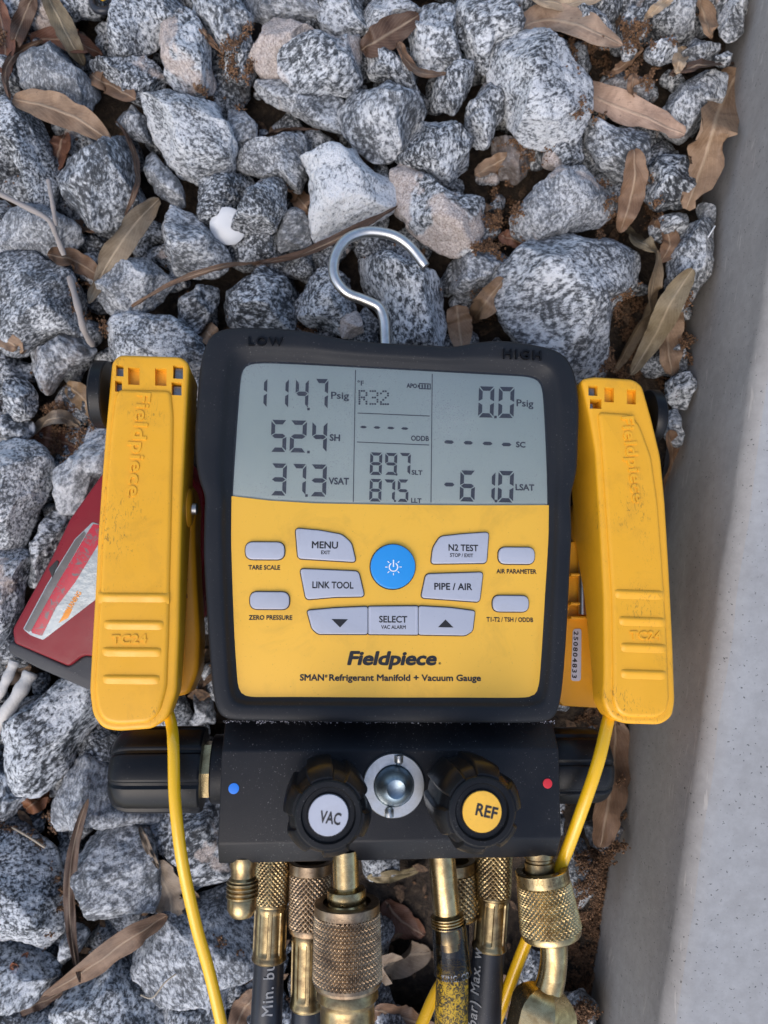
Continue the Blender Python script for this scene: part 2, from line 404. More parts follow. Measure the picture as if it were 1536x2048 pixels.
def soil():
    m, N, L, P = new_mat('soil'); co = geo(N)
    a = nz(N, L, co, 220, 5, 0.7, 0.4)
    L.new(ramp(N, L, a, [(0.3, (0.012, 0.009, 0.007)), (0.55, (0.05, 0.034, 0.022)), (0.75, (0.12, 0.085, 0.055))]), P.inputs['Base Color'])
    P.inputs['Roughness'].default_value = 0.9; bump(N, L, P, a, 0.8, 0.004); return m
M['soil'] = soil()
def leafmat():
    m, N, L, P = new_mat('dry_leaf')
    oi = N.new('ShaderNodeObjectInfo'); u = N.new('ShaderNodeUVMap'); sx = N.new('ShaderNodeSeparateXYZ'); L.new(u.outputs[0], sx.inputs[0])
    co, _ = ocoord(N, L)
    across = mth(N, L, 'ABSOLUTE', mth(N, L, 'SUBTRACT', sx.outputs[1], 0.5))
    rib = ramp(N, L, across, [(0.0, g3(1)), (0.03, g3(0.7)), (0.06, g3(0))])
    ph = mth(N, L, 'SUBTRACT', mth(N, L, 'MULTIPLY', sx.outputs[0], 85), mth(N, L, 'MULTIPLY', across, 55))
    ph = mth(N, L, 'ADD', ph, mth(N, L, 'MULTIPLY', nz(N, L, co, 60, 2, 0.5), 5))
    vein = ramp(N, L, mth(N, L, 'SINE', ph), [(0.86, g3(0)), (1.0, g3(1))])
    blot = nz(N, L, co, 75, 5, 0.68, 0.5); spot = nz(N, L, co, 420, 3, 0.6)
    col = mixc(N, L, ramp(N, L, blot, [(0.33, g3(0)), (0.68, g3(1))]), mixc(N, L, 1.0, oi.outputs['Color'], (0.5, 0.45, 0.42), 'MULTIPLY'), oi.outputs['Color'])
    col = mixc(N, L, mth(N, L, 'MULTIPLY', ramp(N, L, spot, [(0.62, g3(0)), (0.72, g3(1))]), 0.5), col, (0.06, 0.035, 0.02))
    light = mixc(N, L, 0.5, oi.outputs['Color'], (0.6, 0.48, 0.34))
    col = mixc(N, L, mth(N, L, 'MULTIPLY', vein, 0.22), col, light)
    col = mixc(N, L, mth(N, L, 'MULTIPLY', rib, 0.6), col, light)
    L.new(col, P.inputs['Base Color']); P.inputs['Roughness'].default_value = 0.5; P.inputs['Specular IOR Level'].default_value = 0.35
    hh = mth(N, L, 'ADD', mth(N, L, 'ADD', mth(N, L, 'MULTIPLY', rib, 1.2), mth(N, L, 'MULTIPLY', vein, 0.35)), mth(N, L, 'MULTIPLY', blot, 1.2))
    bump(N, L, P, hh, 0.5, 0.0007); return m
M['leaf'] = leafmat()
def crumbmat(name, a_, b_):
    m, N, L, P = new_mat(name)
    a = nz(N, L, geo(N), 500, 3, 0.6)
    L.new(ramp(N, L, a, [(0.35, a_), (0.65, b_)]), P.inputs['Base Color']); P.inputs['Roughness'].default_value = 0.85; return m
M['crumb'] = crumbmat('catkin_brown', (0.055, 0.028, 0.014), (0.24, 0.13, 0.065))
M['litter'] = crumbmat('litter_brown', (0.035, 0.02, 0.012), (0.17, 0.105, 0.06))
M['twig'] = plastic('twig_grey', (0.27, 0.24, 0.22), 0.7, 0.3, (0.1, 0.08, 0.07), 0.1, bsc=700, dist=0.0008)
M['straw'] = plastic('straw', (0.4, 0.33, 0.24), 0.6, 0, bumps=0)

# ---------------------------------------------------------------- the setting: soil and concrete pad
rnd = random.Random(7)
n = 60; vs = []; fs = []
for i in range(n+1):
    for j in range(n+1):
        x, y = -1.2+2.4*i/n, -1.2+2.4*j/n
        vs.append((x, y, -0.040+0.006*noise.noise((x*9, y*9, 0))))
for i in range(n):
    for j in range(n):
        a = i*(n+1)+j; fs.append((a, a+n+1, a+n+2, a+1))
obj('ground', mesh('ground', vs, fs, M['soil']), kind='structure', label='dark brown soil under the loose stones')

PB0, PB1 = W(1495, 0, -0.012), W(1205, 2048, -0.012)
pd = Vector((PB0.x-PB1.x, PB0.y-PB1.y, 0)).normalized(); pn = Vector((pd.y, -pd.x, 0))    # pn points into the pad
PZ = 0.073; padb = Vector((PB1.x, PB1.y, 0))
def pad_side(x, y): return (Vector((x, y, 0))-padb).dot(pn)                                  # > 0 inside the pad
prof = [(0, -0.06), (0, -0.03), (0, 0.0), (0, 0.02), (0.0, 0.04), (0.0003, 0.058)]
for k in range(9):
    q = k/8*math.pi/2; prof.append((0.012-0.012*math.cos(q), PZ-0.012+0.012*math.sin(q)))
nside = len(prof)-4
for x in (0.02, 0.03, 0.06, 0.1, 0.2, 0.5, 0.9): prof.append((x, PZ))
prof += [(0.9, -0.06)]
loops = []
for i in range(0, 241):
    t = -1.0+2.6*i/240; c = padb+pd*t; lp = []
    for k, (a, z) in enumerate(prof):
        e = 0.0009*noise.noise((t*30, z*40, 2))+0.0004*noise.noise((t*140, z*160, 5))
        if z < 0.0: e += 0.0012*noise.noise((t*70, 3, z*30))
        lp.append(c+pn*(a+e*(1 if a < 0.02 else 0))+Vector((0, 0, z+(0.0004*noise.noise((t*40, a*40, 9)) if z > 0 else 0))))
    loops.append(lp)
vs, fs = loft(loops, True, True, True)
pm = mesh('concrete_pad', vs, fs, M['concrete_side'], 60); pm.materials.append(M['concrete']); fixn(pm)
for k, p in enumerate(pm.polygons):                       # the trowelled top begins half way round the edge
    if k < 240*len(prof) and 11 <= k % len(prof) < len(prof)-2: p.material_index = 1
obj('concrete_pad', pm, label='pale grey concrete equipment pad with rounded edge along the right side', cat='concrete pad')

# ---------------------------------------------------------------- stones
_ico = bmesh.new(); bmesh.ops.create_icosphere(_ico, subdivisions=5, radius=1.0)
IV5 = [v.co.copy() for v in _ico.verts]; IF5 = [tuple(v.index for v in f.verts) for f in _ico.faces]; _ico.free()
_ico = bmesh.new(); bmesh.ops.create_icosphere(_ico, subdivisions=3, radius=1.0)
IV3 = [v.co.copy() for v in _ico.verts]; IF3 = [tuple(v.index for v in f.verts) for f in _ico.faces]; _ico.free()
def radial(poly, c, nb=180):
    out = []
    P = [(x-c.x, y-c.y) for x, y in poly]; m = len(P)
    for k in range(nb):
        a = 2*math.pi*k/nb; dx, dy = math.cos(a), math.sin(a); best = 0.0
        for i in range(m):
            (x1, y1), (x2, y2) = P[i], P[(i+1) % m]
            ex, ey = x2-x1, y2-y1; den = dx*ey-dy*ex
            if abs(den) < 1e-12: continue
            t = (x1*ey-y1*ex)/den; s = (x1*dy-y1*dx)/den
            if t > 0 and -1e-6 <= s <= 1+1e-6: best = max(best, t)
        out.append(best)
    sm = out[:]
    for _ in range(2):
        sm = [(sm[i-1]+2*sm[i]+sm[(i+1) % nb])/4 for i in range(nb)]
    mean = sum(sm)/nb
    return [max(x, mean*0.35) for x in sm]
def stone_shape(R, ht, seed, IV, amp=1.0, planes=11):
    rs = random.Random(seed); nb = len(R); mr = sum(R)/nb; out = []
    cl = []
    for _ in range(planes):
        a = rs.uniform(0, 2*math.pi); zz = rs.uniform(0.12, 0.95); s = math.sqrt(1-zz*zz)
        cl.append((Vector((s*math.cos(a), s*math.sin(a), zz)), rs.uniform(0.56, 0.84)))
    off = Vector((rs.uniform(-50, 50), rs.uniform(-50, 50), rs.uniform(-50, 50)))
    for d in IV:
        ch = math.hypot(d.x, d.y); a = (math.atan2(d.y, d.x) % (2*math.pi))/(2*math.pi)*nb
        i = int(a) % nb; f = a-int(a); r = R[i]*(1-f)+R[(i+1) % nb]*f
        e = ch**0.72
        x, y = (d.x/ch*e, d.y/ch*e) if ch > 1e-6 else (0, 0)
        z = math.copysign(abs(d.z)**0.8, d.z)*0.8
        q = Vector((x, y, z))
        for nrm, dist in cl:                              # chisel flat facets in unit space
            t = q.dot(nrm)-dist*(abs(nrm.x)+abs(nrm.y))**0.15
            if t > 0: q = q-nrm*t
        p = Vector((q.x*r, q.y*r, q.z/0.8*ht))
        w_ = p*1.0+off*0.01
        dsp = 0.0014*noise.noise(w_*95+off)+0.0010*noise.noise(w_*230+off)+0.00055*noise.noise(w_*560)
        rg = noise.noise(w_*60-off); dsp -= 0.0016*max(0, 0.25-abs(rg))*2
        out.append(p+d*dsp*amp*min(1.0, mr/0.014))
    return out
STONES = []
def stone(label, pts, z0=0.0, hk=0.72, tone=0.55, pink=0.0, dirt=0.15):
    poly = [(W(x, y, z0).x, W(x, y, z0).y) for x, y in pts]
    c = Vector((sum(p[0] for p in poly)/len(poly), sum(p[1] for p in poly)/len(poly), z0))
    poly = rpoly(poly, 0.0025, 3)
    R = [r_*1.17 for r_ in radial(poly, c)]; mr = sum(R)/len(R)
    vs = stone_shape(R, min(0.027, mr*hk), 1000+len(STONES)*7, IV5)
    q = Matrix.Rotation(rnd.uniform(0, 6.28), 3, 'Z') @ Matrix.Rotation(rnd.uniform(0.4, 2.4), 3, 'X') @ Matrix.Rotation(rnd.uniform(0, 6.28), 3, 'Y')
    qi = q.inverted()
    me = mesh('granite_stone', [qi @ v for v in vs], IF5, M['granite'], 0); me.polygons.foreach_set('use_smooth', [True]*len(me.polygons))
    o = obj('granite_stone', me, None, label, 'stone', 'loose granite stones', None, c)
    o.rotation_euler = q.to_euler(); o.color = (tone, pink, dirt, 1)
    STONES.append((o, [c+v for v in vs])); return o
ST = [
('dark speckled granite stone below the olive leaf in the top left corner', [(55,85),(115,92),(165,125),(187,170),(165,215),(115,212),(60,200),(42,150),(35,105)], 0.004, .7, .42),
('small wedge of black and white granite right of the small brown leaf, upper left', [(183,125),(240,103),(300,122),(328,155),(315,195),(282,207),(235,178),(195,150)], 0.0, .7, .5, .25),
('smooth grey beige pointed stone at the top, left of the beige one', [(365,25),(395,45),(432,150),(420,178),(345,165),(318,140),(307,100),(330,50)], 0.006, .7, .62, .45),
('speckled grey stone cut by the top edge, next to the yellow tipped black ring', [(235,-8),(345,-14),(362,25),(320,60),(298,85),(245,105),(203,92),(200,55),(222,20)], 0.004, .7, .55),
('pale speckled stone at the top edge above the fluffy brown catkins', [(385,-12),(480,-12),(500,30),(482,60),(450,92),(420,75),(392,35)], 0.004, .7, .6, .1),
('flat dark rimmed grey stone at the top edge just above the beige stone', [(488,-20),(640,-20),(635,35),(600,32),(530,40),(495,25)], -0.004, .7, .5, .2),
('rounded pinkish beige stone near the top, behind a speckled pink faced stone', [(508,50),(550,28),(592,27),(632,62),(620,95),(600,125),(585,165),(540,160),(507,115)], -0.002, .7, .62, .95),
('squarish speckled stone with a pink patch on its face, near the top', [(565,115),(600,88),(660,65),(722,62),(728,140),(710,180),(605,180),(572,150)], 0.008, .6, .58, .42),
('small dark stone under brown catkins, left of the beige stone', [(445,105),(475,70),(500,78),(512,140),(490,165),(450,150)], -0.004, .8, .48, 0, .3),
('block of grey granite right of the dark brown curled leaf at the top', [(818,60),(848,18),(900,15),(925,90),(922,122),(870,140),(815,100)], 0.004, .7, .52, .12),
('speckled stone at the top edge directly above the pink patched squarish stone', [(635,-14),(720,-14),(725,60),(680,66),(642,60)], 0.0, .7, .55),
('white flecked stone at the top edge behind the dark brown curled leaf', [(725,20),(760,-14),(830,-14),(850,18),(790,52),(755,85),(735,80)], 0.0, .7, .6),
('big lumpy speckled stone above the pale heart shaped stone', [(681,217),(705,190),(780,160),(830,190),(848,217),(830,245),(810,288),(770,312),(732,300),(685,250)], 0.006, .75, .54, .1),
('long low speckled stone below the pink patched squarish stone', [(508,166),(570,162),(600,186),(675,190),(685,260),(630,244),(583,220),(530,192)], 0.0, .7, .56, .25),
('small wedge stone under the dark brown curled leaf near the top', [(738,98),(780,100),(822,135),(838,182),(780,158),(740,150)], 0.0, .8, .52, .2),
('pale smooth heart shaped stone above the steel hook, lightest of all', [(610,315),(624,284),(648,267),(685,270),(715,288),(739,322),(790,362),(776,406),(722,450),(634,474),(620,440),(630,355)], 0.008, .55, .86, .16, .02),
('mid grey speckled stone tucked behind the left side of the heart shaped stone', [(471,295),(532,281),(617,271),(622,315),(622,349),(590,376),(570,359),(515,345),(475,332)], 0.0, .7, .52),
('narrow upright stone between two larger ones, left of the thin leaf edge', [(454,217),(485,213),(512,244),(508,281),(490,300),(465,295)], -0.003, .8, .5),
('large bright block of speckled granite in the upper left', [(297,195),(340,162),(382,172),(430,205),(460,280),(467,338),(430,345),(390,352),(345,335),(308,275)], 0.008, .7, .64),
('grey stone behind the white plastic cap', [(387,365),(434,342),(482,345),(500,365),(480,405),(445,440),(400,445),(378,420)], 0.0, .7, .5),
('brownish grey stone resting on the white plastic cap', [(509,359),(549,352),(568,369),(560,423),(548,450),(505,470),(468,457),(455,427)], 0.008, .8, .48, .25, .25),
('large five sided stone left of the curved dark leaf, upper left', [(125,350),(148,300),(230,253),(266,285),(272,380),(250,430),(200,450),(150,430),(115,395)], 0.006, .7, .48, .1),
('long slanting stone at the left edge under the tan leaf', [(-4,225),(30,210),(75,240),(105,320),(106,360),(90,410),(60,395),(25,320),(-8,270)], 0.0, .75, .5),
('small stone at the tip of the tan leaf in the upper left', [(228,240),(265,212),(298,240),(302,282),(260,268)], -0.002, .8, .5),
('thin oblong stone right of the large five sided stone', [(280,325),(305,303),(360,368),(366,410),(320,390),(288,355)], -0.002, .8, .52),
('flat stone at the left edge under the forked grey twig', [(-14,410),(80,412),(145,450),(155,475),(118,508),(30,512),(-14,495)], 0.0, .7, .5),
('bright topped stone below and left of the white plastic cap', [(312,440),(350,420),(425,460),(452,505),(448,530),(415,545),(345,550),(318,500)], 0.004, .75, .55),
('broad dark stone at the left edge below the twig', [(-20,510),(65,518),(130,550),(160,600),(165,665),(110,680),(30,700),(-20,690)], 0.002, .6, .48, 0, .2),
('angular stone under the long thin leaf, between twig and gauge', [(190,590),(245,497),(300,522),(342,560),(310,600),(240,635),(205,620)], 0.002, .7, .55),
('wide bright stone behind the top of the left yellow clamp', [(207,650),(265,615),(335,628),(390,680),(405,720),(380,770),(260,760),(215,700)], 0.0, .65, .62),
('small stone above the left corner of the gauge, under the thin leaf', [(348,600),(400,565),(435,575),(420,630),(390,662),(352,635)], -0.004, .75, .52),
('greenish grey rounded stone directly above the word LOW', [(433,600),(470,552),(530,540),(580,570),(595,620),(580,655),(490,665),(440,645)], 0.0, .65, .46, 0, .25),
('black and white stone left of the hook shank', [(592,600),(635,552),(670,540),(705,580),(715,640),(690,665),(610,655)], 0.0, .75, .5),
('tiny pinkish stone at the foot of the hook', [(672,635),(715,615),(728,665),(685,675)], 0.004, .8, .6, .7),
('dark small stone under the heart shaped stone, left side', [(558,420),(590,412),(625,445),(622,490),(560,495)], -0.006, .8, .4),
('low grey stone under the brownish stone near the white cap', [(455,490),(520,465),(552,470),(550,510),(480,525)], -0.008, .8, .48),
('speckled stone at the top edge with a sharp left edge, above the long smooth block', [(898,15),(930,-14),(1020,-14),(1038,55),(1028,75),(988,90),(983,135),(953,120),(923,80)], 0.004, .7, .56),
('long smooth light grey block in the upper right, left of the pinkish tan leaf', [(985,105),(1028,73),(1080,75),(1178,165),(1168,225),(1153,262),(1088,280),(1048,265),(1003,200),(983,140)], 0.008, .65, .68, .05, .05),
('small lumpy stone left of the long smooth block', [(868,170),(912,125),(943,132),(943,165),(908,220),(868,212)], 0.0, .8, .5),
('narrow speckled stone against the left flank of the long smooth block', [(933,215),(978,155),(1008,185),(1003,230),(978,285),(953,290),(930,250)], 0.0, .8, .5, .25),
('cube like stone right of the pale heart shaped stone', [(793,300),(843,235),(913,235),(938,260),(953,325),(908,360),(858,340),(813,325)], 0.004, .75, .55, .1),
('stone with a large pink lower face, right of the heart shaped stone', [(792,350),(820,322),(893,370),(953,400),(963,450),(948,495),(893,500),(833,460),(795,410)], 0.004, .75, .55, .62),
('wedge stone with a small pink spot above the biggest stone', [(1023,425),(1068,385),(1118,350),(1158,345),(1208,370),(1238,405),(1203,445),(1118,455),(1068,475),(1028,460)], 0.002, .7, .53, .3),
('biggest stone, rounded granite above the word HIGH', [(1008,550),(1068,495),(1148,455),(1233,465),(1273,510),(1270,570),(1240,600),(1225,700),(1190,745),(1100,735),(1040,660),(1010,610)], 0.004, .6, .56, .12),
('dark stone between the hook tip and the biggest stone', [(903,520),(978,490),(1020,520),(1003,550),(978,590),(918,605),(898,575)], -0.006, .7, .45, .15, .35),
('white flecked stone under the end of the pinkish tan leaf, upper right', [(1323,210),(1348,175),(1403,150),(1443,165),(1433,210),(1398,250),(1365,275),(1335,250)], -0.008, .75, .62, .1),
('stone under the middle of the pinkish tan leaf', [(1173,230),(1218,235),(1288,280),(1290,320),(1248,358),(1208,335),(1178,280)], 0.0, .7, .52, .2, .25),
('round dark stone left of the notched brown leaf', [(1293,330),(1328,310),(1368,320),(1383,360),(1370,408),(1318,415),(1293,380)], 0.0, .75, .46),
('tall stone wedged against the pad, right of the olive leaves', [(1348,490),(1383,440),(1420,455),(1422,530),(1398,590),(1368,620),(1345,545)], 0.0, .7, .55),
('small stone just above the olive leaf cluster', [(1298,445),(1323,422),(1368,430),(1370,460),(1320,480),(1300,465)], -0.006, .8, .55),
('small stone right of the big tan leaf at the top right', [(1233,50),(1268,8),(1298,32),(1298,65),(1258,85)], 0.0, .8, .5),
('sliver of speckled stone poking over the big tan leaf', [(1158,10),(1188,10),(1233,55),(1228,80),(1190,70),(1160,45)], 0.006, .8, .58),
('small stone at the top edge left of the upright tan leaf', [(1338,5),(1388,-10),(1398,45),(1368,62),(1335,45)], 0.0, .8, .52),
('pale stone touching the pad in the top right corner', [(1443,15),(1468,-10),(1496,-10),(1489,55),(1468,78),(1443,55)], 0.0, .8, .6, .15),
('small white flecked stone below the catkins at the top right', [(1293,95),(1318,72),(1358,75),(1363,108),(1320,126),(1293,112)], 0.0, .8, .58),
('dark little stone above the dark leaf near the pad', [(1363,110),(1395,78),(1440,82),(1433,110),(1390,132)], -0.002, .8, .46),
('tiny stone squeezed between dark leaf and pad, top right', [(1425,118),(1450,100),(1470,112),(1466,128),(1440,130)], -0.002, .8, .5),
('small brownish stone below the long smooth block', [(1088,300),(1118,262),(1160,270),(1163,320),(1120,335),(1090,325)], -0.004, .8, .5, .5, .4),
('dirt covered small stone left of the brownish one, upper right', [(988,280),(1038,270),(1068,310),(1040,360),(995,350)], -0.012, .8, .45, .4, .6),
('speckled stone seen inside the bend of the hook', [(720,490),(770,480),(830,520),(880,560),(885,640),(870,695),(790,695),(760,620),(715,560)], -0.002, .7, .58),
('little dirty stone above the pinkish tan leaf', [(1203,165),(1268,150),(1308,170),(1293,200),(1238,190)], -0.010, .8, .48, .2, .5),
('tiny stone at the tip of the big tan leaf', [(1245,85),(1275,85),(1273,112),(1245,120)], 0.0, .8, .55),
('dark small stone between the notched leaf and the pad', [(1395,410),(1432,400),(1428,445),(1403,447)], -0.006, .8, .38),
('small round stone at the left edge, left of the black clamp disc', [(5,770),(25,758),(48,762),(66,785),(72,812),(52,835),(23,838),(8,812)], 0.0, .8, .55),
('tall bright stone at the left edge above the red tool', [(-14,897),(30,888),(70,895),(98,925),(90,970),(66,1020),(38,1090),(-14,1090)], 0.004, .65, .58),
('bright stone between the red tool and the left clamp', [(108,925),(145,900),(175,850),(212,830),(260,880),(240,960),(205,960),(165,1020),(130,1015),(115,970)], -0.002, .65, .6, .15),
('oblong stone against the upper left side of the red tool', [(55,1097),(90,1037),(118,1026),(140,1035),(120,1090),(75,1165),(55,1160)], -0.004, .7, .54),
('stone with an orange pink top at the left edge beside the red tool', [(-14,1085),(28,1090),(52,1112),(48,1150),(30,1230),(-14,1300)], 0.002, .7, .58, .38),
('small flat stone at the left edge below the round one', [(-6,828),(40,835),(62,845),(65,868),(35,885),(-3,878)], -0.006, .8, .54),
('grey brown stone at the left, above the black clamp disc', [(50,700),(95,668),(160,672),(185,700),(170,715),(118,745),(95,785),(66,765)], -0.002, .7, .48, .15, .4),
('large bright stone below the red tool, lower left', [(24,1450),(45,1410),(110,1372),(190,1360),(225,1410),(160,1490),(130,1530),(90,1576),(42,1570),(20,1520)], 0.004, .65, .58),
('dark stone under the rounded end of the left clamp', [(150,1500),(185,1465),(230,1470),(240,1520),(190,1535)], -0.008, .8, .42),
('broad swirled stone left of the black side knob', [(94,1590),(117,1550),(175,1522),(212,1545),(250,1600),(340,1640),(285,1655),(230,1648),(155,1670),(125,1668),(97,1635)], 0.0, .8, .56),
('stone behind the black left side knob', [(200,1525),(232,1480),(300,1470),(330,1530),(300,1600),(230,1575)], -0.010, .7, .52),
('round knobbly stone right of the thin dark leaf, lower left', [(153,1693),(182,1667),(221,1654),(277,1670),(296,1703),(308,1775),(303,1810),(277,1840),(228,1866),(182,1862),(156,1830),(140,1785),(143,1725)], 0.006, .68, .54, .2),
('large bright stone at the left edge, left of the thin dark leaf', [(-18,1680),(45,1677),(91,1712),(107,1751),(130,1807),(124,1855),(72,1917),(20,1888),(-18,1875)], 0.004, .65, .58, .15),
('half stone at the left edge beside the reddish leaf, lower left', [(-18,1515),(22,1540),(48,1595),(32,1628),(-18,1655)], 0.0, .75, .48),
('brownish patched stone behind the yellow cable, below the left side knob', [(290,1660),(338,1621),(430,1612),(470,1680),(475,1745),(384,1774),(358,1742),(316,1716)], -0.004, .65, .5, .35),
('large flat stone behind the yellow cable, lower left', [(280,1920),(293,1882),(338,1820),(390,1807),(456,1781),(500,1840),(505,1930),(455,1960),(440,2030),(330,2030),(300,1975)], 0.0, .55, .55, .15),
('big speckled stone cut by the bottom edge, below the long brown leaf', [(107,2002),(169,1953),(247,1908),(283,1947),(320,2068),(200,2080),(100,2068)], 0.004, .65, .56),
('pale stone at the left edge near the bottom', [(-18,1900),(65,1908),(111,1950),(72,1996),(-18,2020)], 0.0, .75, .6),
('narrow stone between the thin dark leaf and the round knobbly stone', [(111,1908),(143,1849),(176,1869),(156,1908),(114,1934)], -0.006, .8, .55),
('sliver of stone at the bottom left under the big speckled one', [(40,2048),(110,2020),(150,2065),(60,2085)], -0.004, .8, .55),
('stone at the bottom edge left of the yellow cable', [(325,2010),(370,1980),(440,2000),(450,2068),(330,2078)], -0.002, .7, .56),
('bluish dark stone right of the manifold corner, beside the right cable', [(1125,1712),(1140,1673),(1180,1681),(1191,1712),(1187,1790),(1164,1822),(1140,1790)], -0.006, .75, .46),
('small stone under the brown leaf by the right side knob', [(1170,1650),(1210,1640),(1243,1655),(1238,1700),(1200,1720)], -0.014, .7, .46, 0, .4),
('dark stone seen between the right cable and the brass elbow', [(1030,1950),(1060,1905),(1090,1920),(1085,1975),(1045,1990)], -0.010, .75, .46),
('stone at the bottom edge right of the brass hex nut', [(1140,2000),(1170,1985),(1195,2010),(1190,2065),(1140,2065)], -0.006, .75, .5),
('small stone right of the black disc on the right clamp', [(1320,835),(1360,815),(1368,850),(1358,895),(1335,880)], -0.008, .75, .55),
('small stone wedged between the pad and the top of the right clamp', [(1330,760),(1375,745),(1388,770),(1376,815),(1345,810)], -0.008, .75, .5),
('stone glimpsed between the left clamp and the black gauge body', [(385,1380),(420,1400),(430,1450),(385,1465)], -0.014, .8, .52),
]
for s in ST: stone(*s)

# smaller stones under and around the ones above: one mass
vs_all, fs_all = [], []
def fill_stone(x, y, z, r, seed):
    rs = random.Random(seed); R = []
    k0 = rs.uniform(0, 6.28); el = rs.uniform(0.0, 0.3)
    for k in range(36):
        a = 2*math.pi*k/36; R.append(r*(1+el*math.cos(2*(a-k0))+0.14*math.sin(3*a+k0*3)))
    b = len(vs_all); c = Vector((x, y, z))
    vs_all.extend(c+v for v in stone_shape(R, r*0.75, seed, IV3, 0.9, 8))
    fs_all.extend(tuple(i+b for i in f) for f in IF3)
cx, sd_ = 0, 0
for i in range(4600):
    x, y = rnd.uniform(-0.85, 0.32), rnd.uniform(-0.65, 0.95)
    r = rnd.uniform(0.008, 0.016)
    inside = abs(x) < 0.235 and abs(y) < 0.315
    if pad_side(x, y) > -r*0.8: continue
    if inside:
        if y < -0.2 and 0.0 < x: continue
        z = -0.019+rnd.uniform(-0.008, 0.005); r *= rnd.choice((0.45, 0.7, 1.0, 1.0))
    else:
        r = rnd.uniform(0.013, 0.026); z = rnd.uniform(-0.022, -0.004)
    fill_stone(x, y, z, r, 5000+i)
fm = mesh('small_gravel', vs_all, fs_all, M['granite'], 0); fm.polygons.foreach_set('use_smooth', [True]*len(fm.polygons))
go = obj('small_gravel', fm, label='smaller speckled gravel lying under the large stones', kind='stuff'); go.color = (0.5, 0.25, 0.35, 1)

# height of the stones, for laying leaves on them
bv, bf = [], []
for o, pts in STONES:
    b = len(bv); bv += pts; bf += [tuple(i+b for i in f) for f in IF5]
b = len(bv); bv += [Vector(v) for v in vs_all]; bf += [tuple(i+b for i in f) for f in fs_all]
BVH = BVHTree.FromPolygons(bv, bf)
def hgt(x, y):
    hit = BVH.ray_cast(Vector((x, y, 0.2)), Vector((0, 0, -1)))
    return hit[0].z if hit[0] is not None else -0.040

